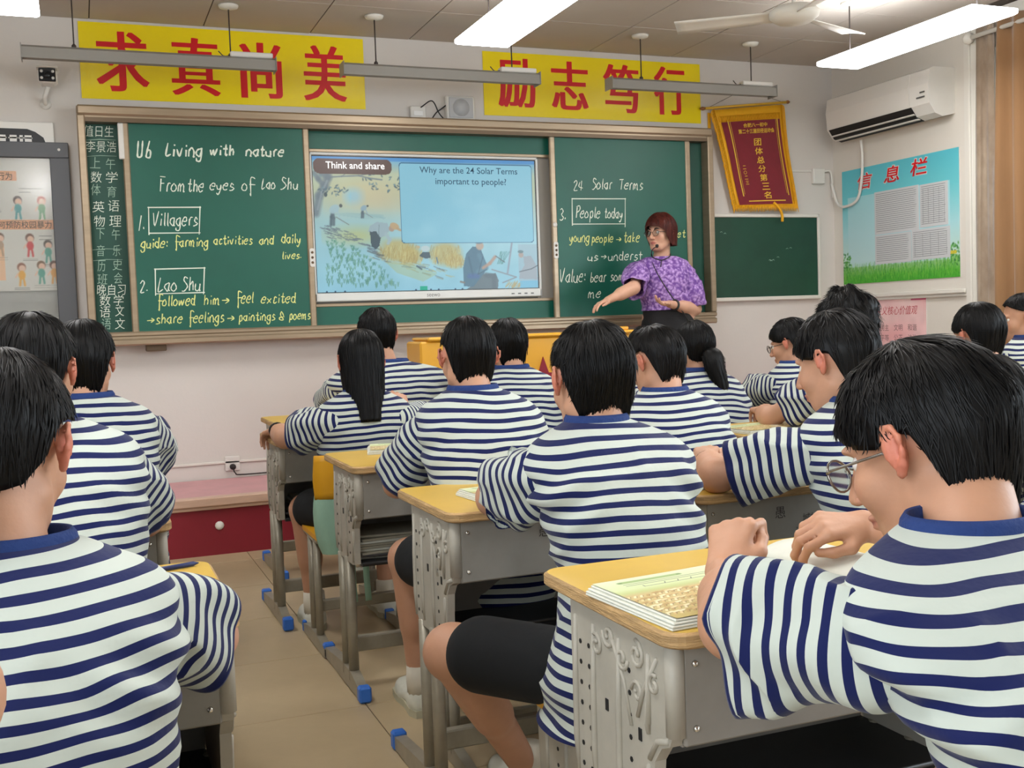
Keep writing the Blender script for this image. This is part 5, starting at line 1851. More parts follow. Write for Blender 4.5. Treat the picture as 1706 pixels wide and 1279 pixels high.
def make_hair(root, hc, HR, style='short', nape=None, drop=.2, sc=1.0, vol=.0, messy=.35, strands=500, seed=1, material=None, pony=None, width=.0022):
    m_ = material or m_hair
    NAPE[0] = nape
    R = (.0820 * sc, .103 * sc, .097 * sc)
    nphi = 72
    nt = 22 if style not in ('long', 'bob') else 34
    phi = np.linspace(-math.pi, math.pi, nphi + 1)
    t = np.linspace(0.0, 1, nt)
    PH, TT = np.meshgrid(phi, t)
    G = hair_surf(style, PH, TT, drop, R, vol, seed, messy)
    # inner return so the edge is not paper thin
    IN = G[-1:].copy()
    ctr = V(0, -.012, 0)
    inn = IN * .90
    inn[..., 2] = IN[..., 2] * 1.0 + .012
    G2 = np.concatenate([G, inn], 0)
    W = G2 @ HR.T + hc
    mb = MB().grid(W)
    h = mb.obj('hair', m_, root)
    rs = np.random.RandomState(seed)
    n = strands
    p0 = rs.uniform(-math.pi, math.pi, n)
    if style in ('long', 'bob'):
        t0 = rs.uniform(0, .75, n); dt = rs.uniform(.15, .35, n)
    else:
        t0 = rs.uniform(.0, .82, n) ** .8; dt = rs.uniform(.14, .26, n)
    m = 5
    u = np.linspace(0, 1, m)
    sw = rs.uniform(-.10, .10, n) * (1 + messy)
    PHs = p0[:, None] + sw[:, None] * u
    TTs = t0[:, None] + dt[:, None] * u
    over = np.clip(TTs - 1, 0, 1)
    S = hair_surf(style, PHs, np.minimum(TTs, 1.0), drop, R, vol + .006, seed, messy)
    S[..., 2] -= over * .07
    lift = rs.uniform(.0, .0035, n)[:, None] * (u ** 2) * (1 + messy * 2.6)
    cc = S.mean(1, keepdims=True) * 0 + V(0, -.012, .02)
    D = S - cc
    D[..., 2] *= .5
    D /= np.linalg.norm(D, axis=-1, keepdims=True)
    S = S + D * lift[..., None]
    S = S @ HR.T + hc
    ribbons(S, width, 0, m_, 'hair_locks', h, rs)
    if pony is not None:
        base, ln, rad, bend = pony
        b = V(*base)
        pts = [b, b + V(0, -.035, .005) * 1.0, b + V(0, -.05, -.04), b + V(0, -.045, -ln * .5) + V(*bend) * .5, b + V(0, -.03, -ln) + V(*bend)]
        P = catmull(pts, 6)
        r_ = np.interp(np.linspace(0, 1, len(P)), [0, .15, .4, .8, 1], [.012, rad, rad * 1.05, rad * .7, .006])
        P = P @ HR.T * 0 + (hc + P)
        MB().tube(P, r_, 16, flat=.8).obj('ponytail', m_, h)
        # loose locks
        K = 120
        idx = rs.randint(2, len(P) - 8, K)
        pts = np.zeros((K, 5, 3))
        for i in range(K):
            a = rs.uniform(0, 2 * math.pi)
            for j in range(5):
                kk = min(idx[i] + j * 2, len(P) - 1)
                rr_ = r_[kk] * rs.uniform(.85, 1.1) + .001
                pts[i, j] = P[kk] + V(math.cos(a), math.sin(a) * .8, 0) * rr_ - V(0, 0, .015 * (j == 4))
        ribbons(pts, width * 1.1, 0, m_, 'ponytail_locks', h, rs)
        MB().lathe([(.014, -.006), (.018, 0), (.014, .006)], (0, 0, 0), 10).obj('hair_tie', m_blk, h, tuple(hc + b + V(0, -.025, 0)))
    return h

def folds(P, amp, seed, sx=9, sz=22):
    q = np.stack([P[..., 0] * sx, P[..., 1] * sx, P[..., 2] * sz], -1)
    w = noise3(q * .5, seed + 9)[..., None] * .8
    a = 1 - np.abs(noise3(q + w, seed))
    b = noise3(q * 2.1, seed + 4)
    return amp * ((a ** 3) * 1.2 - .5 + .25 * b)

def torso_rings(spec, nr=46, nk=72):
    """spec rows: z, cx, cy, halfwidth, front depth, back depth, exponent"""
    S = np.array(spec, float)
    zz = np.linspace(0, 1, nr)
    zq = np.interp(zz, np.linspace(0, 1, len(S)), S[:, 0])
    # denser on the shoulders: spec rows are already spaced that way
    t = np.linspace(0, len(S) - 1, nr)
    cols = []
    for c in range(S.shape[1]):
        y = S[:, c]
        i = np.clip(np.floor(t).astype(int), 0, len(S) - 2)
        f = t - i
        y0 = y[np.maximum(i - 1, 0)]; y1 = y[i]; y2 = y[i + 1]; y3 = y[np.minimum(i + 2, len(S) - 1)]
        v = .5 * (2 * y1 + (y2 - y0) * f + (2 * y0 - 5 * y1 + 4 * y2 - y3) * f * f + (3 * y1 - y0 - 3 * y2 + y3) * f ** 3)
        cols.append(v)
    z, cx, cy, w, df, db, e = cols
    a = np.linspace(0, 2 * math.pi, nk, endpoint=False)
    ca, sa = np.cos(a), np.sin(a)
    G = np.zeros((nr, nk, 3))
    for j in range(nr):
        p = 2.0 / e[j]
        X = np.sign(ca) * np.abs(ca) ** p * w[j]
        dp = np.where(sa > 0, df[j], db[j])
        Y = np.sign(sa) * np.abs(sa) ** p * dp
        G[j, :, 0] = cx[j] + X
        G[j, :, 1] = cy[j] + Y
        G[j, :, 2] = z[j]
    return G
def grid_normals(G, closed=True):
    du = np.roll(G, -1, 1) - np.roll(G, 1, 1)
    dv = np.gradient(G, axis=0)
    n = np.cross(du, dv)
    n /= np.maximum(np.linalg.norm(n, axis=-1, keepdims=True), 1e-9)
    return n
def shirt_mesh(parts, name, m_):
    """parts: list of (grid (rows, cols, 3), stripe (rows, cols)), closed rings"""
    vs, qs, st = [], [], []
    n0 = 0
    for G, s in parts:
        a, b = G.shape[:2]
        idx = np.arange(a * b).reshape(a, b) + n0
        q = np.stack([idx[:-1], np.roll(idx, -1, 1)[:-1], np.roll(idx, -1, 1)[1:], idx[1:]], -1).reshape(-1, 4)
        vs.append(G.reshape(-1, 3)); qs.append(q); st.append(s.reshape(-1))
        n0 += a * b
    me = np_mesh(name, np.vstack(vs), np.vstack(qs), m_)
    at = me.attributes.new('stripe', 'FLOAT', 'POINT')
    at.data.foreach_set('value', np.concatenate(st).astype(np.float32))
    return me
def sleeve(pts, rads, seed, amp=.006, n=48, m=40, sag=.02, s0=0.0, hem=True, flat=1.0, period=PERIOD):
    P = catmull([V(*p) for p in pts], 12)
    d = np.r_[0, np.cumsum(np.linalg.norm(np.diff(P, axis=0), axis=1))]
    q = np.linspace(0, d[-1], m)
    P = np.stack([np.interp(q, d, P[:, i]) for i in range(3)], 1)
    r = np.interp(q / q[-1], np.linspace(0, 1, len(rads)), rads)
    T = np.gradient(P, axis=0)
    T /= np.linalg.norm(T, axis=1, keepdims=True)
    N = unit(np.cross(T[0], V(0, 0, 1)) if abs(T[0][2]) < .9 else V(0, 1, 0))
    a = np.linspace(0, 2 * math.pi, n, endpoint=False)
    G = np.zeros((m, n, 3)); st = np.zeros((m, n))
    for i in range(m):
        N = unit(N - T[i] * (N @ T[i]))
        B = np.cross(T[i], N)
        off = np.cos(a)[:, None] * N * r[i] + np.sin(a)[:, None] * B * r[i] * flat
        low = np.clip(-off[:, 2] / max(r[i], 1e-6), 0, 1) ** 1.5
        G[i] = P[i] + off
        G[i, :, 2] -= low * sag * (q[i] / q[-1]) ** 1.3
        st[i] = q[i]
    Nn = grid_normals(G)
    sgn = np.sign(np.sum(Nn * (G - P[:, None]), -1).mean()) or 1
    u_ = (q / q[-1])[:, None]
    ph = np.random.RandomState(seed).uniform(0, 6, 4)
    f = folds(G, amp, seed, 11, 15) + amp * .7 * np.sin(a[None, :] * 3 + ph[0] + u_ * 3) * u_ ** 1.5 + amp * .5 * np.sin(a[None, :] * 5 + ph[1] - u_ * 5) * u_
    f *= np.minimum(1, u_ * 4)
    ax_ = unit(P[-1] - P[0])
    st = (G - P[0]) @ ax_
    G = G + Nn * sgn * f[..., None]
    st = st + s0 + .006 * noise3(G * 9, seed + 2)
    if hem:
        G[-1] = P[-1] + (G[-1] - P[-1]) * 1.0
        inn = P[-2] + (G[-1] - P[-1]) * .93
        inn2 = P[-8] + (G[-8] - P[-8]) * .90
        G = np.concatenate([G, inn[None], inn2[None]], 0)
        k = np.floor(st[-4:] / period)
        st[-3:] = np.floor(st[-3:].mean() / period) * period + .2 * period
        st = np.concatenate([st, np.full((1, n), st[-1].mean()), np.full((1, n), st[-1].mean())], 0)
    return G, st

def eyes_face(root, hc, HR, sc, glasses=None, brows=True):
    for s in (-1, 1):
        c = hc + HR @ (V(s * .0305, (.0725 if glasses and sc < 1 else .068), .004) * sc)
        mb = MB().lathe([(0.0001, -.0115), (.006, -.0098), (.010, -.0057), (.0115, 0), (.010, .0057), (.006, .0098), (.0001, .0115)], (0, 0, 0), 12)
        mb.v = [np.vstack(mb.v) * sc @ HR.T + c]
        e = mb.obj('eye', m_eyew, root)
        d = unit(HR @ V(s * .1, 1, -.05))
        m2 = MB().lathe([(.0001, .0106), (.0055, .0098), (.0057, .0090)], (0, 0, 0), 12, axis=1)
        m2.v = [np.vstack(m2.v) * sc @ HR.T + c]
        m2.obj('iris', m_iris, e)
    if brows:
        for s in (-1, 1):
            P = catmull([V(s * .014, .090, .024), V(s * .030, .090, .030), V(s * .047, .080, .025)], 4) * sc
            MB().tube(P @ HR.T + hc, [.003, .0035, .0038, .004, .0038, .0035, .003, .002, .001], 5).obj('eyebrow', m_hair, root)
    if glasses:
        rr_, m_ = glasses
        g = MB()
        for s in (-1, 1):
            P = []
            for k in range(21):
                a = 2 * math.pi * k / 20
                P.append(V(s * .032 + rr_ * math.cos(a), .103 - abs(rr_ * math.cos(a) * .1) - .10 * s * 0, .0 + rr_ * .85 * math.sin(a)) * sc)
            g.tube(np.array(P) @ HR.T + hc, .0016 * sc, 5)
            T = np.array([V(s * (.032 + rr_), .101, .006), V(s * .072, .085, .006), V(s * .081, .01, .004), V(s * .082, -.01, -.006)]) * sc
            g.tube(T @ HR.T + hc, .0018 * sc, 5)
        T = np.array([V(-.010, .105, .004), V(0, .109, .008), V(.010, .105, .004)]) * sc
        g.tube(T @ HR.T + hc, .0016 * sc, 5)
        go = g.obj('glasses', m_, root)
        l = MB()
        for s in (-1, 1):
            P = []
            for k in range(16):
                a = 2 * math.pi * k / 16
                P.append(V(s * .032 + rr_ * .95 * math.cos(a), .1025, rr_ * .81 * math.sin(a)) * sc)
            v = np.array(P + [p + V(0, .0015, 0) for p in P]) @ HR.T + hc
            l.add(v, [list(range(16)), list(range(16, 32))[::-1]] + [(k, (k + 1) % 16, 16 + (k + 1) % 16, 16 + k) for k in range(16)])
        l.obj('lens', m_lens, go)

def head_sdf(S, hc, HR, sc, neck, ear=1.0, feat=1.0):
    f = lambda *a: hc + HR @ (V(*a) * sc)
    S.ell(f(0, -.012, .028), V(.073, .091, .083) * sc, HR, k=.02)
    S.ell(f(0, .028, -.040), V(.056, .060, .070) * sc, HR, k=.03)
    S.ell(f(0, .058, -.088), V(.026, .024, .022) * sc, HR, k=.03)
    for s in (-1, 1):
        S.ell(f(s * .034, .056, -.026), V(.026, .026, .026) * sc, HR, k=.02)
        S.cap(f(s * .052, -.005, -.055), f(s * .028, .045, -.092), .014 * sc, .012 * sc, k=.03)
    S.cap(f(0, -.03, -.04), V(*neck) + V(0, 0, -.03), .046 * sc, .056, k=.03)
    S.ell(f(0, .078, .024), V(.045, .012, .008) * sc, HR, k=.012)
    S.cap(f(0, .088, .008), f(0, .108, -.030), .0065 * sc, .0105 * sc, k=.012)
    S.ell(f(-.011, .098, -.034), V(.008, .008, .007) * sc, HR, k=.006)
    S.ell(f(.011, .098, -.034), V(.008, .008, .007) * sc, HR, k=.006)
    S.ell(f(0, .089, -.058), V(.022, .009, .0055) * sc, HR, k=.006)
    S.ell(f(0, .088, -.069), V(.018, .009, .0060) * sc, HR, k=.006)
    for s in (-1, 1):
        S.ell(f(s * .0305, .090, .004), V(.015, .010, .009) * sc, HR, k=.008, sub=True)
    for s in (-1, 1):
        R = HR @ rotm(yaw=s * -.45 * ear, roll=0)
        def E_(u_, v_, o_=0.0):
            return f(s * (.0765 + .42 * min(ear, 1.5) * max(.012 - u_, 0) + o_), -.004 + u_, v_ + .002)
        S.ell(E_(-.002, .002, -.001), V(.0048, .0135, .025) * sc, R, k=.008)
        hx = [(.010, .002), (.012, .016), (.004, .028), (-.009, .026), (-.016, .012), (-.014, -.004), (-.008, -.016)]
        for (a0, a1), (b0, b1) in zip(hx[:-1], hx[1:]):
            S.cap(E_(a0, a1, .002), E_(b0, b1, .002), .0036 * sc, k=.004)
        S.cap(E_(-.008, -.016, .0), E_(.001, -.026, -.001), .0050 * sc, .0055 * sc, k=.005)
        S.cap(E_(.006, -.006, .001), E_(.009, .002, .001), .0035 * sc, k=.005)
        S.cap(E_(-.006, .014, .001), E_(-.004, -.008, .001), .0025 * sc, k=.004)

def person(name, label, cat, group, base, rz, head, hyaw=0.0, hpitch=-.15, hroll=0.0, hsc=1.0, sh=.172, lean=None, arms=None, legs=None, hair=None, female=False,
           detail=1, glasses=None, face=False, z0=0.0, shirt='stripe', skin=(196, 148, 120), amp=.006, seed=1, neckoff=(0, -.045, -.108), shz=-.068, hemw=1.0, standing=False, pel=(0, 0, .52), shoe=True, width=1.0, earsc=1.0, twist=0.0, period=PERIOD, sl_end=.80, sl_r=None, hem=.43, phase=0.0):
    t = thing(name, label, cat, (base[0], base[1], z0), rz, group)
    hc = V(*head)
    HR = rotm(hyaw, hpitch, hroll)
    neck = hc + V(*neckoff) * hsc
    pel = V(*pel)
    S = SDF()
    # torso core kept inside the clothes
    mid = (pel * .45 + neck * .55) + V(0, -.02, 0)
    shc = neck + V(0, -.012, shz)
    tw = np.array([math.cos(twist), math.sin(twist), 0])
    sL = shc - tw * sh * .83 * width; sR = shc + tw * sh * .83 * width
    S.ell(pel, (.145 * width, .10, .09), k=.05)
    S.cap(pel, mid, .085, .09, k=.06)
    S.cap(mid, neck + V(0, 0, -.06), .09, .062, k=.05)
    dn = V(0, 0, -.028)
    S.cap(sL + dn, sR + dn, .034, .034, k=.03)
    A = {}
    boxes = []
    for s, nm in ((-1, 'L'), (1, 'R')):
        a = arms[nm]
        shp = sL if s < 0 else sR
        el = V(*a['el']); wr = V(*a['wr'])
        S.cap(shp + dn, el, .036, .036, k=.02)
        S.cap(el, wr, .037, .0235, k=.015)
        S.cap(el + (wr - el) * .1, el + (wr - el) * .5, .036, .036, k=.03)
        A[nm] = (shp, el, wr)
        hd = V(*a.get('d', tuple(wr - el)))
        nr = V(*a.get('n', (0, 0, 1)))
        hand_sdf(S, wr, hd, nr, a.get('side', s * -1), a.get('curl', .6), (.88 if not female else .84), a.get('spread', 1.0), a.get('thumb', .5))
        c = wr + unit(hd) * .07
        boxes.append((c - .125, c + .125))
    LG = []
    for s, nm in ((-1, 'L'), (1, 'R')):
        hip = pel + V(s * .085 * width, 0, -.01)
        kn, an = V(*legs[nm][0]), V(*legs[nm][1])
        S.cap(hip, kn, .078 * width, .054, k=.03)
        S.cap(kn, an, .052, .034, k=.02)
        S.cap(kn + (an - kn) * .15 + V(0, -.012, 0), kn + (an - kn) * .5 + V(0, -.014, 0), .046, .040, k=.03)
        S.ell(kn, (.055, .055, .052), k=.03)
        LG.append((hip, kn, an))
    head_sdf(S, hc, HR, hsc, neck, ear=earsc)
    hb = (hc + V(-.13, -.14, -.15) * hsc, hc + V(.13, .14, .14) * hsc)
    allp = np.array([hc, pel, *sum([list(x) for x in A.values()], []), *sum([list(x) for x in LG], [])])
    lo = allp.min(0) - .16; hi = allp.max(0) + .16
    for b in boxes:
        lo = np.minimum(lo, b[0]); hi = np.maximum(hi, b[1])
    hbody = {0: .0125, 1: .0105, 2: .008}[detail]
    v, q = S.mesh(lo, hi, hbody, skip=[hb] + boxes)
    V_, Q_ = [v], [q]
    n0 = len(v)
    hh = {0: .0085, 1: .006, 2: .0042}[detail]
    v, q = S.mesh(hb[0] - hh * 2.5, hb[1] + hh * 2.5, hh)
    V_.append(v); Q_.append(q + n0); n0 += len(v)
    hh = {0: .006, 1: .0045, 2: .0034}[detail]
    for b in boxes:
        v, q = S.mesh(b[0] - hh * 2.5, b[1] + hh * 2.5, hh)
        V_.append(v); Q_.append(q + n0); n0 += len(v)
    v = np.vstack(V_); q = np.vstack(Q_)
    used = np.unique(q)
    rem = -np.ones(len(v), np.int64); rem[used] = np.arange(len(used))
    v = v[used]; q = rem[q]
    me = np_mesh('body', v, q, m_skin)
    base_c = np.array(skin, float)
    col = np.tile(base_c, (len(v), 1))
    hl = (v - hc) @ HR / hsc
    def blob(p, r, c, a):
        d = np.linalg.norm((hl - V(*p)) / V(*r), axis=1)
        w = np.clip(1.4 - d, 0, 1)[:, None] * a
        return w, np.array(c, float)
    for s in (-1, 1):
        w, c = blob((s * .088, -.012, -.004), (.018, .03, .042), (206, 104, 84), .6); col = col * (1 - w) + c * w
        w, c = blob((s * .036, .085, -.03), (.022, .03, .018), (214, 140, 116), .4); col = col * (1 - w) + c * w
    w, c = blob((0, .098, -.063), (.022, .02, .010), (176, 88, 84), .8); col = col * (1 - w) + c * w
    w, c = blob((0, .098, -.0635), (.021, .03, .0022), (110, 50, 50), .8); col = col * (1 - w) + c * w
    cc = np.ones((len(v), 4), np.float32)
    cc[:, :3] = lin(np.clip(col, 0, 255))
    set_col(me, cc)
    body = put('body', me, t)
    # ---------------- clothes
    if shirt == 'stripe':
        w = width
        lx = neck[0] - pel[0]
        def C_(f):  # spine curve with a rounded back
            return pel[0] + lx * f, pel[1] + (neck[1] - pel[1]) * (f ** 1.25) - .018 * math.sin(math.pi * f)
        zs = shc[2] + .035
        zt = neck[2] + .012
        rows = []
        H0 = hem
        for z, hw, df, db, e in ((H0, .200 * hemw, .165 * hemw, .158 * hemw, 2.3), (H0 + .07, .198 * hemw, .155 * hemw, .148 * hemw, 2.3), (H0 + .15, .182 * hemw ** .6, .128, .126, 2.4), (zs - .27, .168, .112, .110, 2.5), (zs - .20, .176, .112, .118, 2.5), (zs - .13, .186, .112, .122, 2.5), (zs - .075, .190 * (.5 + .5 * sh / .172), .104, .116, 2.4),
                               (zs - .035, .190 * sh / .172, .094, .106, 2.3), (zs - .008, .178 * sh / .172, .082, .096, 2.2), (zs + .012, .155 * sh / .172, .072, .086, 2.15), (zs + .028, .122 * sh / .172, .064, .076, 2.1), (zs + .043, .094, .060, .069, 2.0), (max(zt, zs + .050), .074, .058, .062, 2.0)):
            f = np.clip((z - pel[2]) / (neck[2] - pel[2]), -.15, 1.05)
            cx, cy = C_(max(f, 0))
            rows.append((z, cx, cy, hw * w, df * (1 + .06 * (w - 1)), db * w ** .5, e))
        nr = {0: 40, 1: 60, 2: 110}[detail]; nk = {0: 56, 1: 84, 2: 150}[detail]
        G = torso_rings(rows, nr, nk)
        if twist:
            k = np.clip((G[..., 2] - pel[2]) / .35, 0, 1)
            a_ = twist * k
            cx_ = np.interp(G[:, 0, 2], [r_[0] for r_ in rows], [r_[1] for r_ in rows])[:, None]
            cy_ = np.interp(G[:, 0, 2], [r_[0] for r_ in rows], [r_[2] for r_ in rows])[:, None]
            X = G[..., 0] - cx_; Y = G[..., 1] - cy_
            G[..., 0] = cx_ + X * np.cos(a_) - Y * np.sin(a_)
            G[..., 1] = cy_ + X * np.sin(a_) + Y * np.cos(a_)
        z_flat = G[..., 2].copy()
        N = grid_normals(G)
        sg = np.sign(np.sum(N[:, :, :2] * (G - G.mean(1, keepdims=True))[:, :, :2], -1).mean())
        N *= sg
        fz = np.clip((zs + .02 - G[..., 2]) / .06, 0, 1)
        low = np.clip((H0 + .22 - G[..., 2]) / .2, 0, 1)
        f = folds(G, amp, seed, 6, 15) * fz * (.8 + .9 * low)
        f += amp * 1.1 * np.exp(-((G[..., 2] - (zs - .10)) / .05) ** 2) * np.sin(G[..., 2] * 90 + np.abs(G[..., 0] - neck[0]) * 60 + seed) * np.clip((np.abs(G[..., 0] - neck[0]) - .06) / .08, 0, 1)
        G = G + N * f[..., None]
        # drape: stripes dip at the middle of the back and wander a little
        st = z_flat + .010 * noise3(np.stack([G[..., 0] * 5, G[..., 1] * 5, z_flat * 5], -1), seed + 20) + .0035 * noise3(G * 16, seed + 21) + .004 * np.sin(G[..., 0] * 14 + seed) + phase
        st = st + 10.0
        # hem
        st[:2] = 10.0 + .2 * period + math.floor(10 / period) * 0
        st[:2] = (math.floor(10.4 / period) + .2) * period
        parts = [(G, st)]
        for s, nm in ((-1, 'L'), (1, 'R')):
            shp, el, wr = A[nm]
            ax = unit(el - shp)
            e2 = shp + (el - shp) * sl_end
            p0 = shp + V(-s * .004, 0, -.027)
            inn = p0 - unit(ax + V(s * .9, 0, .15)) * .050
            mid_ = shp + (el - shp) * .42 + V(s * .004, 0, -.010)
            rr_ = sl_r or (.062, .065, .067, .069, .071, .072)
            rr_ = (.048, rr_[0] * .98) + tuple(rr_[1:])
            g2, s2 = sleeve([inn, p0, mid_, e2], rr_, seed + 30 + s, amp * 1.15, n={0: 36, 1: 52, 2: 80}[detail], m={0: 28, 1: 44, 2: 80}[detail], sag=.018, s0=.003 * seed, period=period)
            parts.append((g2, s2))
        so = put('striped_shirt', shirt_mesh(parts, 'striped_shirt', m_shirt), t)
        # collar band
        top = G[-1]
        cc_ = top.mean(0)
        K = []
        ringN = len(top)
        for (kr, dz_) in ((1.10, -.012), (1.06, .004), (.99, .012), (.93, .010), (.90, -.01)):
            r_ = cc_ + (top - cc_) * kr
            r_[:, 2] += dz_
            K.append(r_)
        MB().grid(np.array(K), closed=True).obj('collar', m_collar, so)
    if not standing:
        SS = SDF()
        SS.ell(pel + V(0, -.005, -.03), (.160 * width, .12, .09), k=.05)
        for (hip, kn, an), fr in zip(LG, (.86, .86)):
            e = hip + (kn - hip) * .78
            SS.cap(hip + V(0, 0, -.02), e, .088 * width, .080, k=.03)
        a_ = np.array([x for l in LG for x in l[:2]] + [pel])
        v, q = SS.mesh(a_.min(0) - .19, a_.max(0) + .15, {0: .014, 1: .011, 2: .008}[detail])
        put('shorts', np_mesh('shorts', v, q, m_shorts), t)
    if shoe:
        for hip, kn, an in LG:
            ft = thing_shoe(t, an)
    # ---------------- hair, face
    if hair:
        make_hair(t, hc, HR, sc=hsc, seed=seed, strands={0: 260, 1: 600, 2: 2000}[detail], width={0: .0022, 1: .0017, 2: .0011}[detail], **hair)
    if face:
        eyes_face(t, hc, HR, hsc, glasses, brows=standing)
    return t, dict(hc=hc, HR=HR, neck=neck, A=A, sL=sL, sR=sR, pel=pel)

_shoe = {}
def thing_shoe(t, an):
    if not _shoe:
        S = SDF()
        S.cap((0, -.045, .045), (0, .10, .035), .040, .034, k=.03)
        S.cap((0, .08, .03), (0, .15, .026), .036, .030, k=.03)
        S.cap((0, -.04, .03), (0, -.035, .085), .038, .036, k=.02)
        v, q = S.mesh(V(-.07, -.12, -.02), V(.07, .2, .14), .007)
        v[:, 2] = np.maximum(v[:, 2], .012)
        _shoe['s'] = np_mesh('shoe', v, q, m_shoe)
        mb = MB()
        ol = [(-.030, -.085), (.030, -.085), (.042, -.05), (.038, .03), (.044, .10), (.036, .16), (.015, .187), (-.015, .187), (-.036, .16), (-.042, .10), (-.036, .03), (-.042, -.05)]
        mb.prism(ol, 2, 0, .022)
        _shoe['o'] = mb.mesh('sole', m_sole)
        mb = MB()
        for k in range(5):
            mb.tube([(-.024, .02 + .022 * k, .070 - .005 * k), (0, .022 + .022 * k, .079 - .006 * k), (.024, .02 + .022 * k, .070 - .005 * k)], .003, 5)
        _shoe['l'] = mb.mesh('laces', m_white)
        mb = MB().tube([(0, -.04, .05), (0, -.04, .10), (0, -.038, .15)], [.040, .043, .041], 14)
        _shoe['k'] = mb.mesh('sock', m_sock)
    o = put('shoe', _shoe['s'], t, (an[0], an[1] + .035, 0))
    put('sole', _shoe['o'], o)
    put('laces', _shoe['l'], o)
    k = put('sock', _shoe['k'], t, (an[0], an[1] + .035, 0))
    return o
# ================================================================ THE CLASS (joints in room coordinates, turned into each figure's own)
def student(label, hip, head, el, wr, kn=None, an=None, hd=(None, None), hn=((0, 0, 1), (0, 0, 1)), curl=(.7, .7), thumb=(.5, .5), stool_=True, stool_label=None, **kw):
    b = V(hip[0], hip[1], 0)
    loc = lambda p: tuple(V(*p) - b)
    kn = kn or ((hip[0] - .12, hip[1] + .42, .50), (hip[0] + .12, hip[1] + .42, .50))
    an = an or ((hip[0] - .11, hip[1] + .40, .085), (hip[0] + .11, hip[1] + .40, .085))
    arms = {}
    for i, nm in enumerate(('L', 'R')):
        a = dict(el=loc(el[i]), wr=loc(wr[i]), n=hn[i], curl=curl[i], thumb=thumb[i])
        if hd[i] is not None:
            a['d'] = hd[i]
        arms[nm] = a
    legs = {'L': (loc(kn[0]), loc(an[0])), 'R': (loc(kn[1]), loc(an[1]))}
    if stool_:
        stool(hip[0], hip[1] - .0, 0, stool_label or ('stool under the ' + kw.pop('who', 'student')))
    kw.pop('who', None)
    return person('person', label, 'person', 'students at their desks', (hip[0], hip[1]), 0.0, loc(head), arms=arms, legs=legs, **kw)

# --- the middle column, from the camera forward
student('bowl-haired student with glasses folding hands at the nearest desk', (.95, .68), (.985, 1.075, .995), ((.712, 1.10, .795), (1.24, 1.12, .80)), ((.815, 1.285, .812), (1.12, 1.36, .835)),
        hd=((.45, .35, .72), (-.95, .15, .05)), hn=((-.75, -.5, .4), (.15, -.45, .9)), curl=(1.25, .75), thumb=(.75, .5), hair=dict(style='bowl', vol=.03, messy=.35, material=m_haird, nape=.125), detail=2, hyaw=.36, hpitch=-.38, hsc=1.10,
        glasses=(.023, m_glm), face=True, sh=.195, width=1.06, amp=.010, seed=3, period=PERIOD, shz=-.06, sl_end=.84, sl_r=(.066, .070, .073, .075, .077, .078), neckoff=(-.04, -.12, -.088), stool_label='stool under the bowl-haired student at the nearest desk', earsc=1.0, skin=(196, 146, 116))
student('boy with round black hair and broad striped back, middle of the photo', (.978, 1.84), (.980, 2.03, 1.045), ((.812, 2.185, .792), (1.16, 2.27, .79)), ((1.00, 2.50, .795), (1.10, 2.46, .79)),
        kn=((.70, 2.17, .475), (1.16, 2.24, .48)), an=((.95, 2.40, .09), (1.14, 2.30, .09)), hair=dict(style='short', vol=.0, messy=.35), detail=2, hpitch=-.12, hsc=1.0, sh=.192, width=.87, amp=.010, seed=5, hemw=1.12, neckoff=(-.008, -.045, -.095), sl_end=.56, sl_r=(.063, .066, .068, .069, .070, .071), hem=.40,
        stool_label='stool with punched side plates under the boy in the middle')
student('boy with big ears sticking out and cropped black hair, arms on the third desk', (1.03, 2.74), (1.025, 2.93, 1.075), ((.825, 3.02, .715), (1.225, 3.04, .72)), ((.96, 3.26, .795), (1.12, 3.28, .795)),
        kn=((.875, 3.10, .48), (1.17, 3.14, .49)), an=((.90, 3.12, .09), (1.16, 3.16, .09)), hair=dict(style='crop', vol=-.03, messy=.15), detail=1, hsc=.96, sh=.175, width=.96, amp=.006, seed=7, earsc=2.2, sl_end=.88, sl_r=(.063, .066, .068, .069, .070, .071), hem=.40,
        stool_label='stool under the boy with big ears')
g, gi = student('girl with long straight black hair and a black wristband, beside the left aisle', (.955, 3.95), (.945, 3.86 + .02, 1.045), ((.685, 4.02, .775), (1.24, 4.08, .78)), ((.690, 4.27, .785), (1.20, 4.22, .84)),
        hd=((-.25, .9, -.25), (-.1, .5, .5)), kn=((.775, 4.19, .475), (1.12, 4.30, .48)), an=((.795, 4.20, .09), (1.1, 4.25, .09)), curl=(.55, .6), hair=dict(style='long', drop=.235, vol=.0, messy=.12), detail=1, female=True, hsc=.98, sh=.170, width=.95, amp=.006, seed=9, stool_=False,
        neckoff=(0, -.02, -.12), sl_end=.70, hem=.44)
MB().tube([tuple(V(.690, 4.235, .786) + V(.030 * math.cos(a), .004, .028 * math.sin(a)) - V(.955, 3.95, 0)) for a in np.linspace(0, 2 * math.pi, 17)], .004, 6, cap=False).obj('wristband', m_blk, g)
student('broad boy in the front row just beyond the long-haired girl', (1.26, 4.52), (1.195, 4.60, 1.135), ((1.02, 4.86, .84), (1.53, 4.80, .85)), ((1.16, 5.05, .80), (1.36, 5.05, .80)),
        hair=dict(style='short', vol=-.02, messy=.2), detail=1, hpitch=-.1, sh=.205, width=1.22, amp=.006, seed=11, neckoff=(.03, -.05, -.13), stool_label='stool under the front row boy left of the lectern')
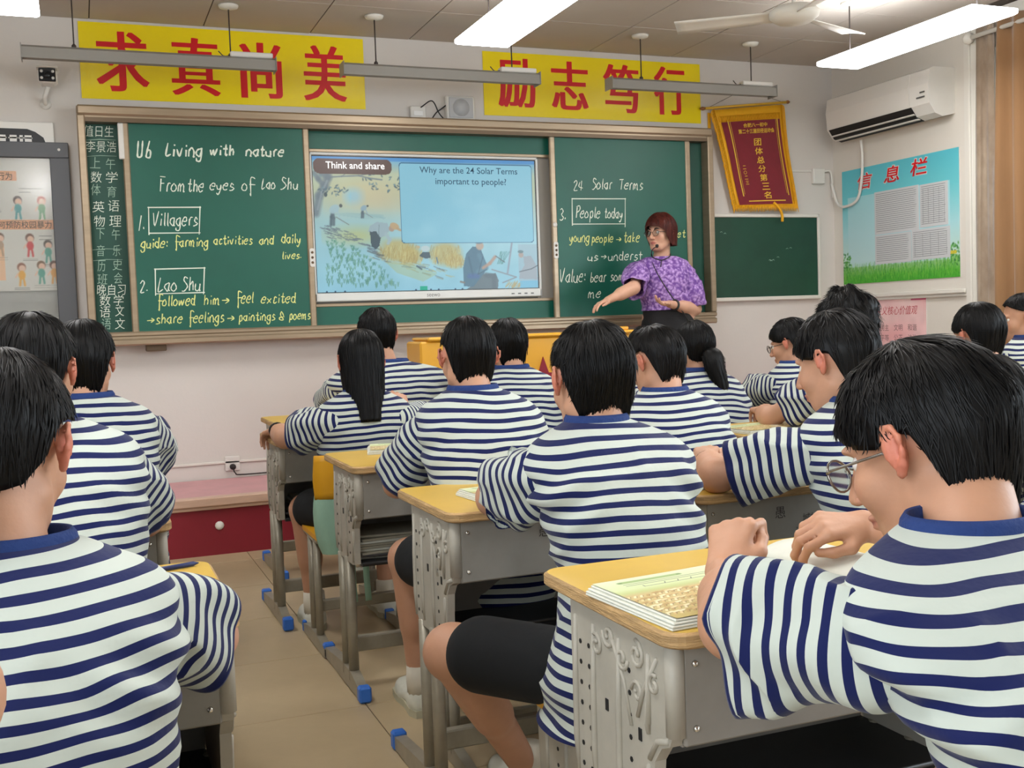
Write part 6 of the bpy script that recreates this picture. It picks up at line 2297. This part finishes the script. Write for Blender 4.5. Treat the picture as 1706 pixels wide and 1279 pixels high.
# --- second column
student('student with short black hair half behind the big-eared boy, close to the lectern', (1.70, 4.14), (1.675, 4.27, 1.07), ((1.50, 4.48, .78), (1.86, 4.48, .78)), ((1.62, 4.62, .785), (1.74, 4.62, .785)),
        hair=dict(style='short', vol=.0, messy=.3), detail=1, hsc=.96, sh=.168, seed=13, stool_label='stool under the student close to the lectern')
student('boy with blue collar and soft black hair, just right of the middle boy', (1.735, 2.93), (1.715, 3.07, 1.025), ((1.58, 3.28, .775), (1.90, 3.28, .775)), ((1.68, 3.42, .785), (1.80, 3.42, .785)),
        hair=dict(style='crop', vol=.0, messy=.3, material=m_haird), detail=1, hyaw=.35, hpitch=-.3, hsc=.97, sh=.172, seed=15, neckoff=(0, -.06, -.105), stool_label='stool under the blue collared boy right of the middle')
student('student with soft bobbed hair resting folded hands, left of the bowl-haired student', (1.70, 1.92), (1.655, 2.10, 1.05), ((1.385, 2.20, .79), (1.85, 2.28, .79)), ((1.475, 2.41, .805), (1.63, 2.44, .80)),
        hd=((.55, .65, .15), (-.7, .5, .05)), curl=(1.1, .8), hair=dict(style='bowl', vol=.0, messy=.3, material=m_haird), detail=1, hyaw=.42, hpitch=-.28, hsc=1.0, sh=.180, seed=17, female=True, face=True, sl_end=.80, sl_r=(.063, .066, .068, .069, .070, .071), neckoff=(.03, -.06, -.105),
        stool_label='stool under the student with folded hands right of the middle boy')
# --- third column and beyond
student('girl with a long black ponytail over her striped back, below the teacher', (2.46, 3.90), (2.43, 4.02, 1.03), ((2.25, 4.2, .78), (2.65, 4.22, .78)), ((2.34, 4.38, .785), (2.52, 4.38, .785)),
        hair=dict(style='pony', vol=.02, messy=.2, pony=((.02, -.080, -.035), .25, .044, (.035, -.04, 0))), detail=1, female=True, hsc=.96, sh=.165, seed=19, stool_label='stool under the ponytail girl')
student('student whose dark hair shows in the gap left of the blue collared boy', (2.60, 4.72), (2.64, 4.85, 1.01), ((2.42, 5.02, .78), (2.78, 5.02, .78)), ((2.5, 5.12, .79), (2.7, 5.12, .79)),
        hair=dict(style='short', vol=.0, messy=.3), detail=0, hsc=.95, sh=.160, seed=21, stool_label='stool of the front row student right of the lectern')
student('student with spiky tousled black hair in front of the pink poster', (2.60, 3.06), (2.555, 3.18, 1.115), ((2.33, 3.33, .79), (2.80, 3.36, .78)), ((2.42, 3.52, .795), (2.64, 3.54, .785)),
        hair=dict(style='short', vol=.13, messy=1.6), detail=1, hsc=1.05, sh=.175, seed=23, sl_end=.62, stool_label='stool under the spiky-haired student')
g, gi = student('girl with glasses writing on a far desk left of the spiky-haired student', (3.22, 4.24), (3.17, 4.36, 1.02), ((3.02, 4.50, .79), (3.42, 4.52, .78)), ((2.93, 4.68, .80), (3.26, 4.68, .785)),
        hd=((-.3, .7, -.1), None), hair=dict(style='bowl', vol=.04, messy=.4), detail=1, female=True, hyaw=.6, hpitch=-.25, hsc=.97, sh=.165, seed=25, face=True, glasses=(.022, m_gl), stool_label='stool under the girl with glasses')
student('student with smooth round black hair at the right, before the taupe curtain', (3.22, 3.10), (3.235, 3.25, 1.055), ((3.05, 3.42, .78), (3.42, 3.42, .78)), ((3.14, 3.58, .785), (3.32, 3.58, .785)),
        hair=dict(style='bowl', vol=.06, messy=.12), detail=1, female=True, hsc=1.0, sh=.165, seed=27, stool_label='stool under the round-haired student by the curtain')
student('student at the right edge of the photo in profile, dark hair gathered behind', (4.36, 4.0), (4.37, 4.10, 1.10), ((4.2, 4.3, .78), (4.5, 4.3, .78)), ((4.28, 4.42, .785), (4.42, 4.42, .785)),
        hair=dict(style='pony', vol=.02, messy=.2, pony=((.0, -.10, .0), .2, .03, (.0, -.02, 0))), detail=1, female=True, hyaw=1.0, hsc=1.0, sh=.165, seed=29, face=True, stool_label='stool of the student at the right edge')
student('student hidden behind the bowl-haired head, striped sleeve showing at the right edge', (2.47, 1.98), (2.15, 2.12, .925), ((2.28, 2.28, .78), (2.62, 2.3, .78)), ((2.36, 2.45, .785), (2.52, 2.45, .785)),
        hair=dict(style='short', vol=.0, messy=.3), detail=0, hsc=.95, sh=.175, seed=31, stool_label='stool of the student hidden at the right edge', neckoff=(.14, -.045, -.10))
# --- the left column
student('nearest girl at the left edge, smooth black hair tied back', (-.10, 1.36), (-.110, 1.60, 1.022), ((-.38, 1.70, .76), (.158, 1.66, .715)), ((-.2, 1.9, .79), (.02, 1.86, .79)),
        hair=dict(style='pony', vol=.05, messy=.06, material=m_haird, pony=((-.065, -.09, -.03), .22, .03, (-.03, 0, 0))), detail=2, female=True, hyaw=-.35, hpitch=-.28, hsc=1.10, sh=.178, width=1.04, amp=.010, seed=33, sl_end=.74, sl_r=(.062, .066, .070, .073, .075, .077), neckoff=(.01, -.06, -.118), hem=.42,
        stool_label='stool under the nearest girl at the left edge')
student('student behind the nearest girl in the left column, one red ear showing', (-.06, 2.26), (-.095, 2.45, 1.10), ((-.30, 2.6, .78), (.112, 2.54, .76)), ((-.2, 2.8, .785), (.03, 2.80, .785)),
        hair=dict(style='pony', vol=.06, messy=.3, pony=((.03, -.10, -.06), .20, .022, (.06, .0, 0))), detail=1, female=True, hyaw=-.3, hpitch=-.1, hsc=1.0, sh=.176, seed=35, width=1.04, sl_end=.8, stool_label='stool of the second student in the left column')
student('boy third in the left column with black hair brushed back against the chalk timetable', (.01, 3.22), (.005, 3.36, 1.095), ((-.22, 3.5, .78), (.195, 3.48, .775)), ((-.1, 3.7, .785), (.08, 3.68, .785)),
        hair=dict(style='short', vol=.05, messy=.3), detail=1, hyaw=-.25, hpitch=-.1, hsc=1.0, sh=.172, seed=37, sl_end=.78, stool_label='stool of the third boy in the left column')
student('student fourth in the left column, only a striped shoulder showing', (.055, 4.12), (-.02, 4.28, 1.02), ((-.14, 4.42, .78), (.27, 4.42, .78)), ((-.05, 4.6, .785), (.13, 4.6, .785)),
        hair=dict(style='short', vol=.0, messy=.3), detail=0, hsc=.9, sh=.165, seed=39, stool_label='stool of the fourth student in the left column')
student('student beside the camera, of whom only a bent bare arm enters at the left edge', (-.42, .62), (-.50, .72, 1.12), ((-.62, .86, .80), (-.102, .82, .925)), ((-.6, 1.05, .80), (-.20, .96, 1.0)),
        hair=dict(style='short', vol=.0, messy=.3), detail=1, hsc=1.0, sh=.172, seed=41, sl_end=.55, stool_label='stool of the student beside the camera')

# ================================================================ THE TEACHER
def teacher():
    bx, by, z0 = 3.50, 6.10, .31
    rz = math.radians(152)
    ca, sa = math.cos(-rz), math.sin(-rz)
    def W(p):
        x, y = p[0] - bx, p[1] - by
        return (x * ca - y * sa, x * sa + y * ca, p[2] - z0)
    def D(v):
        return (v[0] * ca - v[1] * sa, v[0] * sa + v[1] * ca, v[2])
    arms = {'R': dict(el=W((3.205, 5.99, 1.36)), wr=W((2.99, 5.93, 1.285)), d=D((-.75, -.2, -.22)), n=D((-.15, .1, 1)), curl=.32, thumb=.2, side=-1),
            'L': dict(el=W((3.665, 6.03, 1.215)), wr=W((3.40, 5.90, 1.25)), d=D((-.9, -.25, .10)), n=D((.1, .35, -.9)), curl=.35, thumb=.1, side=1)}
    legs = {'L': ((-.09, .02, .48), (-.09, -.01, .08)), 'R': ((.09, .02, .48), (.09, -.01, .08))}
    t, i = person('person', 'teacher in purple short-sleeved top, black skirt and glasses, pointing beside the board', 'person', None, (bx, by), rz,
                  W((3.452, 6.08, 1.700)), hyaw=-.62, hpitch=-.02, hsc=.97, sh=.165, arms=arms, legs=legs, hair=dict(style='bob', drop=.088, vol=.15, messy=.25, material=m_hairb), female=True, detail=2,
                  glasses=(.0235, m_gl), face=True, z0=z0, shirt=None, skin=(214, 166, 140), seed=51, neckoff=(0, -.035, -.155), standing=True, shz=-.045, pel=(0, 0, .86), shoe=True)
    hc, HR, neck = i['hc'], i['HR'], i['neck']
    m = bpy.data.materials.new('purple_lace')
    m.use_nodes = True
    nt = m.node_tree; b = nt.nodes['Principled BSDF']; b.inputs['Roughness'].default_value = .8
    tc = nt.nodes.new('ShaderNodeTexCoord')
    vo = nt.nodes.new('ShaderNodeTexVoronoi'); vo.inputs['Scale'].default_value = 62; vo.feature = 'SMOOTH_F1'
    nz = nt.nodes.new('ShaderNodeTexNoise'); nz.inputs['Scale'].default_value = 30
    mv = nt.nodes.new('ShaderNodeMix'); mv.data_type = 'VECTOR'; mv.inputs[0].default_value = .03
    nt.links.new(tc.outputs['Object'], nz.inputs['Vector'])
    nt.links.new(tc.outputs['Object'], mv.inputs[4]); nt.links.new(nz.outputs['Color'], mv.inputs[5])
    nt.links.new(mv.outputs[1], vo.inputs['Vector'])
    rp = nt.nodes.new('ShaderNodeValToRGB')
    rp.color_ramp.elements[0].color = lc((196, 160, 222)); rp.color_ramp.elements[1].color = lc((110, 70, 150))
    rp.color_ramp.elements[0].position = .15; rp.color_ramp.elements[1].position = .6
    nt.links.new(vo.outputs['Distance'], rp.inputs[0]); nt.links.new(rp.outputs[0], b.inputs['Base Color'])
    bp = nt.nodes.new('ShaderNodeBump'); bp.inputs['Strength'].default_value = .8; bp.inputs['Distance'].default_value = .006; bp.invert = True
    nt.links.new(vo.outputs['Distance'], bp.inputs['Height']); nt.links.new(bp.outputs[0], b.inputs['Normal'])
    n = neck
    rows = [(.90, 0, .005, .164, .134, .12, 2.2), (.93, 0, .005, .158, .128, .115, 2.2), (.98, n[0] * .4, .01, .155, .130, .11, 2.2), (1.05, n[0] * .6, .01, .168, .140, .115, 2.2), (1.12, n[0] * .8, n[1] * .8, .178, .135, .115, 2.3),
            (1.17, n[0], n[1], .182, .110, .105, 2.3), (1.205, n[0], n[1], .170, .090, .095, 2.2), (1.225, n[0], n[1], .135, .082, .085, 2.1), (1.240, n[0], n[1], .100, .078, .074, 2.0)]
    dz_ = neck[2] + .0 - 1.235
    rows = [(r[0] + dz_,) + r[1:] for r in rows]
    G = torso_rings(rows, 80, 120)
    N = grid_normals(G); N *= np.sign(np.sum(N[:, :, :2] * (G - G.mean(1, keepdims=True))[:, :, :2], -1).mean())
    G = G + N * (folds(G, .007, 61, 7, 9) * np.clip((neck[2] - .03 - G[..., 2]) / .06, 0, 1))[..., None]
    MB_ = MB().grid(G, closed=True)
    for s, nm in ((-1, 'L'), (1, 'R')):
        shp, el, wr = i['A'][nm]
        ax = unit(el - shp)
        e2 = shp + (el - shp) * .95
        p0 = shp + V(-s * .002, 0, -.024)
        g2, _ = sleeve([p0 - ax * .03 - V(s * .01, 0, 0), p0, shp + (el - shp) * .5, e2], (.03, .064, .078, .086, .084, .066), 70 + s, .010, sag=.028)
        MB_.grid(g2, closed=True)
    MB_.obj('purple_top', m, t)
    # skirt
    m_sk = mat('skirt_black', (18, 18, 22), .75, bump=.3, bscale=14)
    G = torso_rings([(.30, 0, .0, .235, .20, .20, 2), (.50, 0, 0, .215, .18, .18, 2), (.68, 0, 0, .195, .155, .155, 2.1), (.78, 0, 0, .178, .14, .14, 2.1), (.86, 0, 0, .160, .130, .118, 2.1), (.915, 0, .004, .158, .128, .115, 2.1)], 40, 90)
    a = np.arctan2(G[..., 1], G[..., 0])
    G[..., :2] *= (1 + .03 * np.sin(a * 11) * np.clip((.8 - G[..., 2]) / .4, 0, 1))[..., None]
    MB().grid(G, closed=True).obj('skirt', m_sk, t)
    # bag strap, lanyard with a small microphone, watch
    L_ = []
    r2 = [(.075, .070, 1.215), (.066, .112, 1.18), (.035, .150, 1.11), (-.01, .160, 1.03), (-.055, .156, .96), (-.11, .130, .88), (-.16, .07, .80)]
    P = catmull([V(*p) + V(n[0] * .5, 0, dz_) for p in r2], 5)
    G = np.stack([P + V(0, .004, .007), P + V(0, .010, 0), P + V(0, .004, -.007)], 1)
    MB().grid(G).obj('bag_strap', m_blk, t)
    MB().box(-.27, -.14, -.14, .02, .42, .80, .04).obj('shoulder_bag', m_sk, t)
    P = catmull([hc + V(-.062, -.02, -.13), hc + V(-.05, .05, -.152), hc + V(0, .078, -.172), hc + V(.05, .05, -.152), hc + V(.062, -.02, -.13)], 5)
    mb = MB().tube(P, .0035, 6)
    mb.tube([hc + V(0, .079, -.172), hc + V(.006, .086, -.215)], .003, 5)
    mb.obj('microphone_cord', m_blk, t)
    mb = MB().tube(catmull([hc + V(.030, .115, -.088), hc + V(.05, .09, -.10), hc + V(.06, .06, -.12), hc + V(.055, .03, -.145)], 4), .003, 5)
    mb.lathe([(.0005, -.012), (.009, -.009), (.011, 0), (.009, .009), (.0005, .012)], tuple(hc + V(.026, .118, -.085)), 10)
    mb.obj('microphone', m_blk, t)
    shp, el, wr = i['A']['L']
    c = el + (wr - el) * .80; ax = unit(wr - el)
    u1 = unit(np.cross(ax, V(0, 0, 1))); u2 = np.cross(ax, u1)
    for o_, nm in ((0, 'bracelet'),):
        MB().tube([c + (u1 * math.cos(a_) + u2 * math.sin(a_)) * .029 for a_ in np.linspace(0, 2 * math.pi, 19)], .008, 8, cap=False).obj(nm, m_blk, t)
    return t
teacher()
